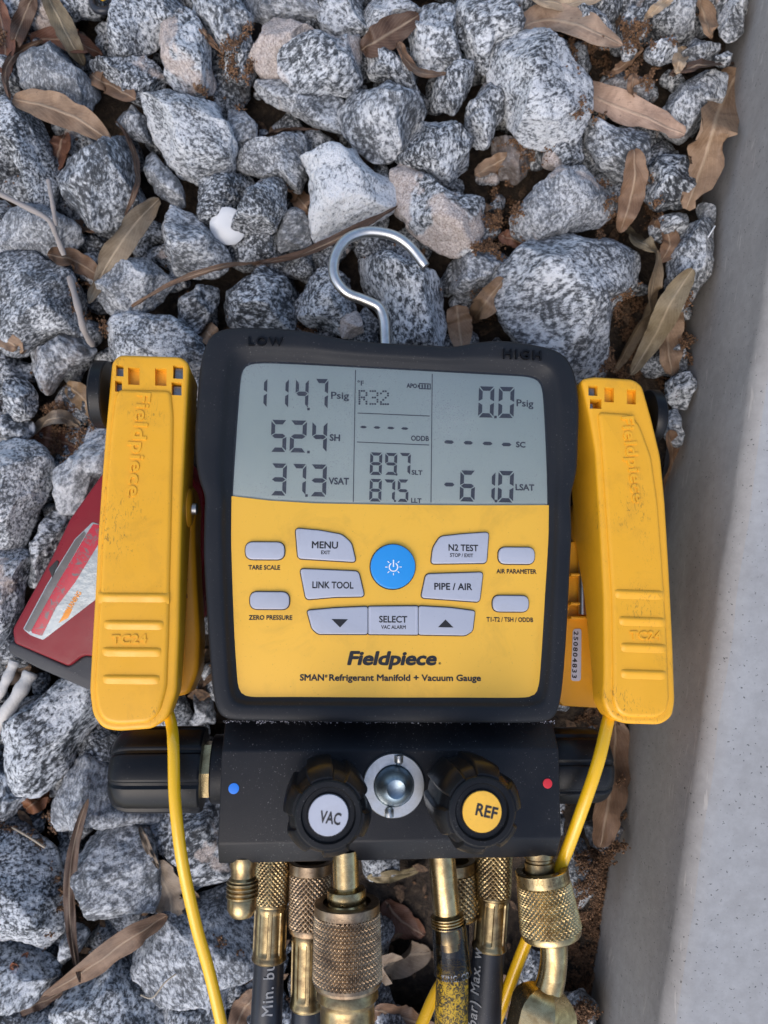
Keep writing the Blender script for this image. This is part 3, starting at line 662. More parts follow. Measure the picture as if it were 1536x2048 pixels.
# ---------------------------------------------------------------- dead leaves
TAN, PTAN, BRN, DBR, OLV, RED, GRY, LTN = (.34,.225,.14), (.45,.32,.225), (.225,.135,.08), (.105,.06,.038), (.225,.18,.11), (.19,.085,.05), (.27,.21,.15), (.52,.40,.27)
def leaf(label, path, wpx, col, zmax=0.03, zadd=0.0012, roll=0.0, cup=0.2, ragged=0.14, blunt=0.0, rest=True, seed=None, edge=0.0):
    """path: midrib from base to tip in photo pixels"""
    rs = random.Random(hash(label) % 9999 if seed is None else seed); rs = random.Random(len(label)*131+int(path[0][0]*7+path[0][1]))
    nl, nw = 26, 8
    mid = crom(path, 10); m = len(mid)-1
    cen = []
    for i in range(nl+1):
        t = i/nl*m; k = min(int(t), m-1); f = t-k
        p = mid[k]*(1-f)+mid[k+1]*f; cen.append(Vector((p.x, p.y)))
    hs = []
    for p in cen:
        z = -0.02
        for _ in range(2):
            w0 = W(p.x, p.y, z); z = min(hgt(w0.x, w0.y), zmax)
        hs.append(z)
    if zmax > 0.01:                                        # broad leaves rest on whatever stands highest under their width
        for i, p in enumerate(cen):
            d_ = cen[min(i+1, nl)]-cen[max(i-1, 0)]; d_.normalize(); nn_ = Vector((-d_.y, d_.x))*wpx*0.3*math.sin(math.pi*i/nl)
            for sg_ in (-1, 1):
                w0 = W(p.x+nn_.x*sg_, p.y+nn_.y*sg_, hs[i]); hs[i] = max(hs[i], min(zmax, hgt(w0.x, w0.y))-0.0015)
    zz = hs[:]
    for _ in range(60):
        zz = [max(hs[i], (zz[max(i-1, 0)]+zz[min(i+1, nl)])/2-0.0002) for i in range(nl+1)]
    for _ in range(3): zz = [(zz[max(i-1, 0)]+zz[i]*2+zz[min(i+1, nl)])/4 for i in range(nl+1)]
    P = [W(p.x, p.y, z+zadd) for p, z in zip(cen, zz)]
    vs = []; ph = rs.uniform(0, 6); fs = []; uvs = []
    c0 = sum(P, Vector())/len(P)
    wm = wpx*(H-c0.z)/F/2
    ex = 0.62 if not blunt else 0.4
    for i in range(nl+1):
        t = i/nl; T = (P[min(i+1, nl)]-P[max(i-1, 0)]).normalized()
        S = T.cross(Vector((0, 0, 1))).normalized(); Nn = S.cross(T)
        if roll:
            S = (S*math.cos(roll)+Nn*math.sin(roll)).normalized(); Nn = S.cross(T)
        wd = wm*max(0.03, (math.sin(math.pi*min(1, t**0.9*0.985+0.01))**ex))
        if edge: wd = wm*(0.25+0.75*math.sin(math.pi*t)**0.5)
        for j in range(nw+1):
            s = j/nw*2-1
            k = 1.0
            if ragged: k = 1-ragged*max(0, noise.noise((t*9+ph, s*2, ph)))*2.0*abs(s)
            up = cup*abs(s)**1.6*wd + 0.0018*noise.noise((t*7+ph, s*1.6, ph))+0.05*wd*math.sin(t*9+ph)*s
            vs.append(P[i]+S*(s*wd*k)+Nn*up); uvs.append((t, j/nw))
    for i in range(nl):
        for j in range(nw):
            a = i*(nw+1)+j; fs.append((a, a+1, a+nw+2, a+nw+1))
    nv = len(vs); th = Vector((0, 0, -0.00028))
    vs2 = vs+[v+th for v in vs]; fs2 = fs+[tuple(q+nv for q in f[::-1]) for f in fs]
    bd = [j for j in range(nw+1)]+[i*(nw+1)+nw for i in range(1, nl+1)]+[nl*(nw+1)+j for j in range(nw-1, -1, -1)]+[i*(nw+1) for i in range(nl-1, 0, -1)]
    for q in range(len(bd)):
        a, b_ = bd[q], bd[(q+1) % len(bd)]; fs2.append((b_, a, a+nv, b_+nv))
    me = mesh('dry_leaf', [v-c0 for v in vs2], fs2, M['leaf'], 50)
    ul = me.uv_layers.new(name='UVMap')
    for lp in me.loops: ul.data[lp.index].uv = uvs[lp.vertex_index % nv]
    o = obj('dry_leaf', me, None, label, 'leaf', 'dead leaves on the stones', None, c0)
    j = rs.uniform(0.88, 1.1); o.color = (col[0]*j, col[1]*j, col[2]*j, 1)
    return o
HI = 0.03
leaf('broad tan leaf lying over stones in the upper left, pointing right', [(26,197),(90,212),(160,240),(222,285)], 62, TAN, 0.05, .003)
leaf('small brown leaf between two speckled stones, upper left', [(272,199),(235,178),(200,160),(182,150)], 46, BRN, 0.03)
leaf('upright olive grey leaf hanging in from the top left corner', [(88,-20),(115,30),(140,80),(168,130)], 44, OLV, 0.05, .004, .3)
leaf('reddish brown leaf behind the olive grey leaf, top left', [(62,82),(110,78),(160,88),(205,110)], 52, RED, 0.004)
leaf('reddish leaf under the tip of the broad tan leaf, left', [(128,268),(118,300),(108,345)], 46, RED, -0.008)
leaf('brown leaf right of the forked twig, below the flat left stone', [(95,508),(150,522),(210,560)], 46, BRN, 0.02)
leaf('large curled grey olive leaf with a pale torn top, left of the bright topped stone', [(318,398),(265,455),(215,530),(178,605)], 50, (.235,.185,.125), 0.03, .004, .5, .35, .3)
leaf('dark curved leaf edge wrapping the large five sided stone', [(232,242),(262,290),(275,360),(250,430)], 14, DBR, 0.02, .003, .9)
leaf('small brown leaf half under the large five sided stone', [(145,445),(170,455),(195,462)], 24, BRN, -0.004)
leaf('long thin brown leaf running from the left clamp towards the hook', [(264,614),(350,565),(450,533),(520,525)], 18, BRN, 0.04, .003, .5)
leaf('long dark leaf under the heart shaped stone behind the hook', [(505,530),(600,510),(700,465),(795,412)], 24, DBR, 0.012, .003, .4)
leaf('small brown leaf left of the heart shaped stone', [(572,375),(600,400),(626,432)], 40, BRN, 0.0)
leaf('thin dark leaf edge between the long low stone and the heart shaped stone', [(515,283),(560,262),(640,258)], 16, DBR, 0.006, .002, .7)
leaf('dark brown curled leaf at the top centre, pointing up right', [(722,100),(770,72),(838,30)], 58, DBR, 0.04, .004, -.4)
leaf('curled leaf with a pale edge right of the dark brown curled leaf', [(796,84),(815,125),(845,148),(892,148)], 32, BRN, 0.04, .003, .5)
leaf('thin brown leaf beside the beige pointed stone, top', [(392,45),(415,75),(440,102)], 14, BRN, 0.014)
leaf('small tan leaf tip between upper left bright block and catkins', [(388,165),(408,180),(428,196)], 26, TAN, 0.006)
leaf('big tan leaf with a clear midrib at the top right', [(1036,58),(1090,40),(1160,52),(1245,90)], 72, PTAN, 0.05, .003, 0, .15)
leaf('pinkish tan leaf with a bitten edge, upper right', [(1124,168),(1190,195),(1290,235),(1370,268)], 66, (.50,.345,.25), 0.055, .003, 0, .12, .35, .5)
leaf('large notched brown leaf leaning on the pad, upper right', [(1478,142),(1440,215),(1415,300),(1372,418)], 92, TAN, 0.05, .024, 0.05, .15, .45, .6)
leaf('upright dark tan leaf left of the round dark stone', [(1268,298),(1270,350),(1258,410),(1240,465)], 54, BRN, 0.04, .004)
leaf('olive leaf scrap above the olive leaf cluster', [(1246,455),(1275,480),(1318,505)], 46, OLV, 0.006, .003, .2, .3, .3)
leaf('small tan upright leaf tip above the olive cluster', [(1312,440),(1308,470),(1300,500)], 34, BRN, 0.008, .004, .5)
leaf('brown squarish leaf scrap behind the olive cluster', [(1330,455),(1340,490),(1320,525)], 40, BRN, -0.006)
leaf('folded tan olive leaf standing in the gap above the right clamp', [(1316,500),(1306,570),(1280,650),(1228,745)], 44, (.29,.215,.13), 0.01, .006, .6, .4)
leaf('olive green leaf crossing the folded one above the right clamp', [(1386,538),(1345,600),(1310,670),(1262,750)], 50, OLV, 0.02, .008, -.2, .25)
leaf('upright tan leaf below the olive ones, beside the pad', [(1345,590),(1338,640),(1336,690),(1345,750)], 60, TAN, 0.0, .003, 0, .2, .2, .4)
leaf('small pointed tan leaf just above the gauge, right of the hook', [(914,610),(918,650),(925,705)], 54, TAN, 0.004, .004, 0, .3)
leaf('tan leaf folded against the left of the biggest stone', [(1008,558),(975,600),(942,645)], 52, TAN, 0.004, .004, .4, .3)
leaf('pale leaf at the very top edge, right of the centre', [(1055,-10),(1130,8),(1215,-12)], 34, LTN, 0.012)
leaf('slim pale leaf pointing down at the top right edge', [(1352,-12),(1320,12),(1288,38)], 22, LTN, 0.04, .004)
leaf('upright tan leaf cut by the top edge near the pad', [(1395,-14),(1408,30),(1424,76)], 50, TAN, 0.014, .003, .2)
leaf('small rust leaf squeezed against the pad, top right', [(1482,50),(1478,80),(1484,112)], 26, (.30,.14,.06), 0.01)
leaf('small tan triangular leaf above the dark leaf, top right', [(1368,92),(1360,118),(1352,148)], 30, LTN, 0.03, .004)
leaf('dark leaf lying level against the pad, top right', [(1338,152),(1400,130),(1478,126)], 30, DBR, 0.03, .003, .5)
leaf('small brown upright leaf above the pinkish tan leaf', [(1268,148),(1264,180),(1258,215)], 26, BRN, 0.0, .004)
leaf('thin leaf under the big tan leaf, top right', [(1200,152),(1240,135),(1288,98)], 20, BRN, 0.006, .002)
leaf('brown leaf standing between the right clamp disc and the pad', [(1338,860),(1345,920),(1338,990),(1330,1045)], 52, BRN, -0.004, .004, .3)
leaf('tan leaf scrap beside the long smooth block', [(950,350),(985,330),(1030,308)], 34, TAN, -0.008)
leaf('dark brown leaf beside the pink faced stone', [(1000,470),(1030,480),(1068,492)], 36, RED, -0.012)
leaf('long brown leaf lying diagonally across the lower left stones', [(334,1832),(270,1870),(180,1935),(86,1992)], 50, BRN, 0.04, .003, .1, .12)
leaf('thin dark blade of leaf standing upright over the lower left stones', [(176,1597),(150,1680),(139,1770),(143,1870),(160,1965)], 24, DBR, 0.05, .008, .5, .2)
leaf('lobed grey brown leaf right of the round knobbly stone', [(300,1725),(335,1780),(345,1835)], 72, GRY, 0.0, .004, .1, .2, .5, .6)
leaf('grey brown leaf tip poking out behind the yellow cable', [(345,1795),(375,1790),(402,1803)], 34, GRY, 0.002, .004)
leaf('thin twisted leaf above the lobed grey brown one', [(280,1655),(295,1695),(318,1738)], 14, GRY, 0.006, .004, .5)
leaf('small tan leaf at the left edge above the grey brown stone', [(-12,668),(20,685),(50,702)], 34, TAN, 0.008)
leaf('dark red brown leaf under the debris at the left', [(65,868),(110,880),(172,898)], 52, RED, -0.006)
leaf('olive brown leaf beside the black clamp disc, left', [(135,770),(165,795),(190,835)], 44, (.30,.20,.11), -0.004)
leaf('grey olive folded leaf above the dark red one, left', [(60,870),(110,835),(160,850)], 34, GRY, -0.002, .003, .4)
leaf('tan leaf tip left of the gauge corner', [(402,650),(418,668),(446,690)], 42, TAN, 0.0, .003)
leaf('tan leaf scrap under the red tool at the left', [(2,1362),(30,1345),(62,1330)], 40, TAN, -0.004)
leaf('reddish leaf between two stones at the lower left edge', [(52,1618),(75,1600),(98,1578)], 44, (.30,.125,.055), -0.006)
leaf('brown leaf behind the right side knob, beside the pad', [(1232,1440),(1225,1560),(1200,1695)], 72, BRN, -0.004, .004, .1, .2, .2, .5)
leaf('brown leaf tip between left cable and first black hose', [(520,1985),(490,2015),(465,2070)], 52, BRN, -0.002, .003)
leaf('pale curled leaf in the shade under the manifold', [(735,1755),(785,1752),(840,1738)], 26, (.32,.26,.14), -0.012)
leaf('wide pale brown leaf in the shade between the hoses', [(752,1950),(800,1915),(862,1905)], 78, GRY, -0.006, .003, 0, .3, .3)
leaf('brown leaf at the bottom edge between big brass fitting and stained hose', [(748,2018),(800,2035),(880,2060)], 56, BRN, -0.002, .003, .2)
leaf('dark leaf in the shade below the pale curled one', [(770,1800),(800,1840),(850,1870)], 60, RED, -0.012)
leaf('brown leaf between the right black hose and the brass elbow', [(998,1950),(1015,1995),(1045,2060)], 46, BRN, -0.006, .003)
leaf('narrow brown leaf right of the brass hex nut', [(1190,1945),(1165,1995),(1140,2060)], 16, BRN, 0.008, .004, .4)
leaf('rust leaf near the left edge at the bottom', [(20,1935),(38,1925),(55,1905)], 18, (.30,.11,.05), 0.01)
leaf('dark leaf under the long brown leaf, bottom left', [(20,2030),(70,2010),(125,1985)], 26, DBR, 0.0)
leaf('dark brown leaf in the top left corner', [(-10,-10),(8,70),(12,160)], 40, RED, 0.0, .003, .4)
leaf('second dark leaf in the top left corner beside the olive one', [(70,-15),(45,40),(20,110)], 34, DBR, 0.004, .003, .5)
leaf('curved dark leaf rim down the left edge, upper left', [(85,80),(30,110),(10,150),(20,200)], 16, DBR, 0.012, .004, .7)

# ---------------------------------------------------------------- fluffy catkin debris, litter, twigs
rd = random.Random(21)
OCT = [(1,0,0),(-1,0,0),(0,1,0),(0,-1,0),(0,0,1),(0,0,-1)]; OCF = [(0,2,4),(2,1,4),(1,3,4),(3,0,4),(2,0,5),(1,2,5),(3,1,5),(0,3,5)]
cvs, cfs = [], []
def crumb(p, r):
    b = len(cvs); m = Matrix.Rotation(rd.uniform(0, 6.28), 3, Vector((rd.random()-.5, rd.random()-.5, rd.random()-.5+1e-3)))
    sx, sy, sz = (rd.uniform(.6, 1.5) for _ in range(3))
    for v in OCT: cvs.append(p+m @ Vector((v[0]*r*sx, v[1]*r*sy, v[2]*r*sz)))
    cfs.extend(tuple(i+b for i in f) for f in OCF)
def catkin(px, py, ln, zmax=0.012, dens=1.0, ang=None):
    a = rd.uniform(0, 6.28) if ang is None else ang; x, y = px, py; k = int(ln/2.2)
    path = []
    for i in range(k):
        a += rd.uniform(-0.35, 0.35); x += math.cos(a)*2.2; y += math.sin(a)*2.2
        q = W(x, y, 0.0); z = min(hgt(q.x, q.y), zmax); path.append(W(x, y, z+0.0015))
        for _ in range(int(5*dens)):
            p = path[-1]+Vector((rd.gauss(0, .0013), rd.gauss(0, .0013), rd.gauss(0.0003, .0010)))
            if pad_side(p.x, p.y) < -0.0008: crumb(p, rd.uniform(0.0003, 0.00085))
    if len(path) > 3:
        b = len(cvs); v, f = tube_vf(path, 0.0003, 4); cvs.extend(v); cfs.extend(tuple(i+b for i in q) for q in f)
def patch(x0, y0, x1, y1, num, ln=(25, 70), zmax=0.012, dens=1.0):
    for _ in range(num): catkin(rd.uniform(x0, x1), rd.uniform(y0, y1), rd.uniform(*ln), zmax, dens)
patch(430, 130, 500, 210, 9); patch(440, 60, 480, 120, 4); patch(1110, 90, 1180, 150, 8); patch(1170, 60, 1330, 140, 16, zmax=.006)
patch(1150, 170, 1290, 210, 10); patch(955, 350, 1020, 500, 18, zmax=.006); patch(1200, 350, 1300, 440, 8, zmax=.004)
patch(1235, 560, 1290, 740, 22, zmax=.004); patch(1360, 610, 1400, 720, 9, zmax=.0); patch(1290, 420, 1340, 430, 3)
patch(1180, 720, 1330, 770, 14, zmax=-.004); patch(80, 790, 190, 900, 16, zmax=-.002); patch(20, 1640, 120, 1690, 10, zmax=-.002)
patch(90, 1720, 135, 1830, 8, zmax=.0); patch(420, 1890, 450, 1940, 5); patch(940, 590, 1010, 640, 5, zmax=-.004)
patch(1165, 1680, 1240, 1860, 46, (25, 60), .004, 1.2); patch(1130, 1840, 1215, 2030, 62, (25, 60), .004, 1.2); patch(1120, 1430, 1240, 1480, 12, zmax=-.01)
patch(1225, 1560, 1262, 1700, 14, (20, 40), .0); patch(600, 1990, 640, 2040, 4); patch(1030, 270, 1080, 330, 8, zmax=-.004)
patch(560, 600, 700, 720, 6, zmax=-.01); patch(0, 20, 60, 90, 6); patch(180, 560, 200, 640, 4, zmax=0)
for _ in range(1400):
    q = W(rd.uniform(-100, 1300), rd.uniform(-60, 2100), 0); z = hgt(q.x, q.y)
    if z < -0.004 and pad_side(q.x, q.y) < -.002: crumb(Vector((q.x, q.y, z+0.0004)), rd.uniform(.0004, .0011))
me = mesh('catkin_debris', cvs, cfs, M['crumb'], 0)
obj('catkin_debris', me, label='crumbly brown oak catkin debris caught between the stones', kind='stuff')
lv, lf = [], []
for _ in range(900):                                   # torn bits of leaf down in the gaps
    q = W(rd.uniform(-120, 1300), rd.uniform(-80, 2120), -0.02)
    z = hgt(q.x, q.y)
    if z > -0.012 or pad_side(q.x, q.y) > -.008: continue
    a = rd.uniform(0, 6.28); ln = rd.uniform(.006, .018); wd = ln*rd.uniform(.25, .5)
    u_ = Vector((math.cos(a), math.sin(a), rd.uniform(-.35, .35))).normalized(); s_ = Vector((-u_.y, u_.x, rd.uniform(-.3, .3))).normalized()
    c = Vector((q.x, q.y, z+0.002)); b = len(lv)
    for t, k in ((-1, 0), (-.4, .9), (.3, 1), (1, .15), (.3, -1), (-.4, -.8)):
        lv.append(c+u_*t*ln/2+s_*k*wd/2+Vector((0, 0, rd.uniform(0, .0012))))
    for t in range(6): lv.append(lv[b+t]-Vector((0, 0, .0003)))
    lf += [tuple(b+i for i in range(6)), tuple(b+11-i for i in range(6))]+[(b+i, b+6+i, b+6+(i+1) % 6, b+(i+1) % 6) for i in range(6)]
obj('leaf_litter', mesh('leaf_litter', lv, lf, M['litter'], 0), label='torn brown leaf litter in the gaps between stones', kind='stuff')

def px_tube(pts, rpx, mat, name, parent=None, n=8, seg=12, **k):
    P = crom([W(*p) for p in pts], n); r = rpx*(H-P[0].z)/F
    rr = (lambda t: r*(1+.12*math.sin(t*23))) if k.pop('rough', False) else r
    v, f = tube_vf(P, rr, seg)
    return obj(name, mesh(name, v, f, mat), parent, **k)
tw = thing('twig', W(60, 430, .02), 'forked grey twig lying across the stones at the left edge', 'twig')
px_tube([(-20,378,.024),(40,408,.026),(95,438,.026),(112,470,.022),(128,510,.016)], 5.5, M['twig'], 'branch', tw, rough=True)
px_tube([(97,360,.026),(104,400,.027),(112,452,.024)], 4.5, M['twig'], 'side_shoot', tw, rough=True)
px_tube([(140,555,.012),(155,610,.016),(168,660,.012),(185,690,.0)], 6.5, M['twig'], 'twig', rough=True, label='thick blurred grey twig end left of the angular stone', cat='twig')
px_tube([(62,1345,.0),(30,1400,.004),(-30,1490,.0)], 14, M['paletube'], 'dry_stalk', rough=True, label='pale dry stem below the red tool at the left edge', cat='stalk')
px_tube([(30,1322,.0),(8,1370,.002),(-20,1420,.0)], 10, M['paletube'], 'dry_stalk', rough=True, label='thinner pale stem beside the thick one at the left edge', cat='stalk')
px_tube([(282,1990,.016),(305,1995,.019),(330,1965,.018),(352,1948,.016)], 1.6, M['straw'], 'straw', label='thin pale straw on the big stone at the bottom left', cat='straw')
px_tube([(25,1655,.0),(55,1672,.005),(90,1695,.006)], 2.2, M['straw'], 'straw', label='thin pale straw in the debris at the lower left', cat='straw')
px_tube([(1416,475,.01),(1424,462,.012),(1430,452,.012)], 1.5, M['capwhite'], 'plastic_sliver', label='white plastic sliver against the pad above the tall stone', cat='plastic')
v, f = lathe_vf(W(456, 452, .002), Vector((.1, -.45, 1)), [(0, .0102), (.0004, .0108), (.0016, .0108), (.0022, .010), (.0030, .007), (.0033, .0)], 40)
obj('white_plastic_disc', mesh('white_plastic_disc', v, f, M['capwhite']), label='small white plastic cap under a brownish stone', cat='plastic disc')
rg = thing('wire_connector', W(205, 12, .0), 'black ring with a yellow tip at the top left edge', 'connector')
P = [W(205, 2, .004)+Vector((math.cos(a)*.0062, math.sin(a)*.0062, .0005*math.sin(3*a))) for a in (k/30*2*math.pi for k in range(31))]
v, f = tube_vf(P, .0022, 12, False); obj('ring', mesh('ring', v, f, M['hose']), rg)
v, f = lathe_vf(W(212, 0, .006), Vector((-.5, .6, .4)), [(0, .0), (.0005, .002), (.002, .0028), (.006, .003), (.008, .0024), (.009, 0)], 20)
obj('tip', mesh('tip', v, f, M['cable']), rg)

# ---------------------------------------------------------------- the digital manifold gauge
gauge = thing('manifold_gauge', G(783, 1100, -0.06), 'yellow and black digital refrigerant manifold gauge with lit up readings, lying on the stones', 'gauge')
gauge['label'] = 'yellow and black digital refrigerant manifold gauge with grey screen lying on the stones'
OUT = [(419,668),(445,655),(490,651),(560,654),(612,659),(655,669),(720,679),(790,684),(868,688),(912,690),(952,682),(1000,678),(1050,683),(1105,694),(1135,711),(1154,750),(1161,810),(1159,880),(1157,935),(1150,968),(1144,995),(1146,1060),(1143,1130),(1137,1250),(1130,1350),(1122,1410),(1110,1438),(1080,1446),(950,1447),(780,1446),(600,1444),(470,1441),(440,1434),(428,1405),(420,1340),(412,1220),(406,1110),(407,1030),(408,990),(396,955),(389,900),(390,840),(395,770),(402,710)]
INN = [(487,735),(500,727),(560,726),(780,737),(1000,749),(1060,753),(1080,762),(1087,790),(1093,900),(1096,1009),(1094,1080),(1088,1182),(1081,1300),(1076,1365),(1070,1384),(1052,1392),(900,1392),(780,1392),(600,1391),(500,1391),(484,1386),(479,1374),(475,1320),(471,1250),(466,1100),(465,1000),(472,880),(481,760)]
outl = [tuple(p) for p in crom(pxpoly(OUT, .004), 5, True)]; innl = [tuple(p) for p in crom(pxpoly(INN, 0), 5, True)]
cc = Vector(uvp(783, 1050)); NB = 300
ro, ri = radial(outl, cc, NB), radial(innl, cc, NB)
loops = []
for t, h in [(0, -.050), (-.01, -.047), (.0, -.044), (0, -.012), (.0, .0005), (.02, .0022), (.07, .0036), (.14, .0042), (.30, .0045), (.50, .0045), (.60, .0043), (.66, .0036), (.72, .0024), (.80, .0012), (.9, .0004), (.97, -.0002), (1.0, -.0008), (1.0, -.003)]:
    lp = []
    for k in range(NB):
        a = 2*math.pi*k/NB; r = ro[k]*(1-t)+ri[k]*t
        lp.append(L3(cc.x+math.cos(a)*r, cc.y+math.sin(a)*r, h))
    loops.append(lp)
v, f = loft(loops, True, True, False)
boot = obj('rubber_boot', mesh('rubber_boot', v, f, M['boot'], 60), gauge); fixn(boot.data)
def boot_text(s, p0, p1, cap, parent):
    return text('raised_lettering', s, p0, p1, cap, .0046, M['bootletter'], parent, .008, .0014, spacing=1.25)
boot_text('LOW', (497, 691), (566, 692), 17, boot); boot_text('HIGH', (1006, 717), (1082, 721), 19, boot)
# face sheet and display
SPL = [(463,992),(540,1001),(630,1006.5),(790,1009.5),(950,1010.5),(1098,1010)]
inpx = [(p[0], p[1]) for p in INN]
pan = [(463,992)]+SPL[1:]+[(1097,1090),(1091,1182),(1084,1300),(1079,1365),(1073,1387),(1053,1396),(780,1396),(500,1395),(481,1389),(475,1374),(471,1320),(467,1250),(462,1100)]
face = slab('face_panel', pan, 0.0, -.0025, M['panel'], gauge, 0.0004, .00015)
lcd = slab('display', [(484,722),(560,722),(780,733),(1000,745),(1090,752),(1092,790),(1098,900),(1099,1016),(950,1016),(790,1015),(630,1012),(540,1007),(462,998),(468,880),(478,760)], -.0012, -.003, M['lcd'], gauge, 0.0002, .0001)
slab('clear_pane', [(483,724),(560,723),(780,734),(1000,746),(1090,752),(1090,790),(1096,900),(1098,1009),(950,1009.4),(790,1008.4),(630,1005.4),(540,1000),(463,991),(468,880),(478,760)], -.0001, -.0006, M['pane'], gauge, 0.0004, .0001)
HD = -.0011
SEG = {'0':'abcdef','1':'bc','2':'abged','3':'abgcd','4':'fgbc','5':'afgcd','6':'afgecd','7':'abc','8':'abcdefg','9':'abcdfg'}
def segpoly(s, th):                                       # unit digit cell, y up; th = stroke share of width
    t = th; g = .025; y2 = t*.55
    return {'a': [(g+.03,1),(1-g-.03,1),(1-t-g,1-y2),(t+g,1-y2)], 'd': [(g+.03,0),(1-g-.03,0),(1-t-g,y2),(t+g,y2)],
            'g': [(g+.04,.5),(t,.5+y2/2),(1-t,.5+y2/2),(1-g-.04,.5),(1-t,.5-y2/2),(t,.5-y2/2)],
            'f': [(0,.98-g),(t,1-y2-g),(t,.5+y2/2+g),(0,.5+g)], 'b': [(1,.98-g),(1-t,1-y2-g),(1-t,.5+y2/2+g),(1,.5+g)],
            'e': [(0,.02+g),(t,y2+g),(t,.5-y2/2-g),(0,.5-g)], 'c': [(1,.02+g),(1-t,y2+g),(1-t,.5-y2/2-g),(1,.5-g)]}[s]
def flat(polys, h, th=.0001):
    parts = []
    for p in polys:
        q = p if area2(p) > 0 else p[::-1]
        parts.append(loft([[L3(a, b, h-th) for a, b in q], [L3(a, b, h) for a, b in q]], True, True, True))
    return join(parts)
def digit(ch, x0, x1, y0, y1, th=.25, sl=.035, parent=lcd):
    pl = []
    for s in SEG[ch]:
        pl.append([uvp(x0+(x1-x0)*a+(b-.5)*(y1-y0)*sl, y1-(y1-y0)*b+(a-.5)*.7, HD) for a, b in segpoly(s, th)])
    v, f = flat(pl, HD+.00008)
    return obj('digit', mesh('digit', v, f, M['lcdink'], 0), parent)
def mark(name, polys, h, mat, parent):
    v, f = flat([[uvp(x, y, h) for x, y in p] for p in polys], h, .00008)
    return obj(name, mesh(name, v, f, mat, 0), parent)
def dot(x, y, r=3): mark('decimal_point', [[(x-r, y-r), (x+r, y-r), (x+r, y+r), (x-r, y+r)]], HD+.0001, M['lcdink'], lcd)
for row in [('1',508,534,755,816),('1',551,577,756,817),('4',591,617,757,818),('7',630,656,758,819),('5',542,573,840,904),('2',580,613,841,905),('4',624,654,842,906),
            ('3',542,573,927,991),('7',584,612,928,992),('3',621,653,929,993),('0',957,988,773,835),('0',997,1028,774,836),('6',920,950,941,1003),('1',963,990,942,1004),('0',996,1027,942,1005)]: digit(*row)
for row in [('8',740,764,905,950),('9',770,794,906,950),('7',798,821,906,951),('8',739,763,958,1003),('7',767,790,959,1004),('5',795,817,959,1004)]: digit(*row)
for x, y in [(617,818),(617,904),(613,991),(991,834),(992,1002)]: dot(x, y, 2.6)
dot(793, 949, 2); dot(790, 1002, 2)
def dash(x0, x1, y, t=3.6): mark('dash', [[(x0, y), (x0+4, y-t), (x1-4, y-t+.3), (x1, y+.4), (x1-4, y+t), (x0+4, y+t-.3)]], HD+.0001, M['lcdink'], lcd)
for a, b, y in [(720,734,854),(747,761,855),(774,789,856),(802,817,857)]: dash(a, b, y, 2.6)
for a, b, y in [(888,908,884),(927,946,885.5),(965,985,887),(1003,1023,889)]: dash(a, b, y)
dash(888, 909, 969, 4)
def line(a, b, t=0.8):
    dx, dy = b[0]-a[0], b[1]-a[1]; l = math.hypot(dx, dy); nx, ny = -dy/l*t, dx/l*t
    mark('divider_line', [[(a[0]+nx, a[1]+ny), (b[0]+nx, b[1]+ny), (b[0]-nx, b[1]-ny), (a[0]-nx, a[1]-ny)]], HD+.0001, M['lcdink'], lcd)
line((711,740),(706.5,1004)); line((864.5,748),(862,1005)); line((715,826),(859,832)); line((714,884),(858,890))
def lt(s, p0, p1, cap, bold=.008): return text('legend', s, p0, p1, cap, HD+.0001, M['lcdink'], lcd, bold*1.6)
lt('Psig', (662,797), (698,798), 14); lt('SH', (659,881), (680,882), 13, .015); lt('VSAT', (657,968), (698,969), 13, .015)
lt('°F', (715,771), (728,771), 10); lt('APO', (813,775), (834,776), 8.5, .02); lt('ODDB', (822,881), (858,882), 10, .012)
lt('SLT', (823,949), (845,950), 9, .015); lt('LLT', (822,1005), (843,1006), 9, .015)
lt('Psig', (1033,812), (1067,814), 14); lt('SC', (1032,894), (1051,895), 11, .015); lt('LSAT', (1031,980), (1069,981), 12, .015)
bt = [[(838,766),(861,767),(861,769),(838,768)],[(838,776),(861,777),(861,779),(838,778)],[(838,766),(840,766),(840,778),(838,778)],[(859.5,767),(861.5,767),(861.5,779),(859.5,779)],[(835.5,769.5),(838,769.5),(838,775),(835.5,775)],
      [(843,769),(846,769),(846,776),(843,776)],[(848.5,769),(851.5,769),(851.5,776.5),(848.5,776.5)],[(854,769.5),(857,769.5),(857,776.5),(854,776.5)]]
mark('battery_symbol', bt, HD+.0001, M['lcdink'], lcd)
DM = {'R': ['1110','1001','1001','1110','1010','1001','1001'], '3': ['1110','0001','0001','0110','0001','0001','1110'], '2': ['0110','1001','0001','0010','0100','1000','1111']}
for ch, xo in (('R', 717), ('3', 739), ('2', 760)):
    sq = []
    for r_, rowb in enumerate(DM[ch]):
        for c_, bit in enumerate(rowb):
            if bit == '1':
                x, y = xo+c_*4.7, 780+r_*4.3+(xo-717)*.02; sq.append([(x, y), (x+3.7, y), (x+3.7, y+3.3), (x, y+3.3)])
    mark('dot_matrix_letter', sq, HD+.0001, M['lcdink'], lcd)
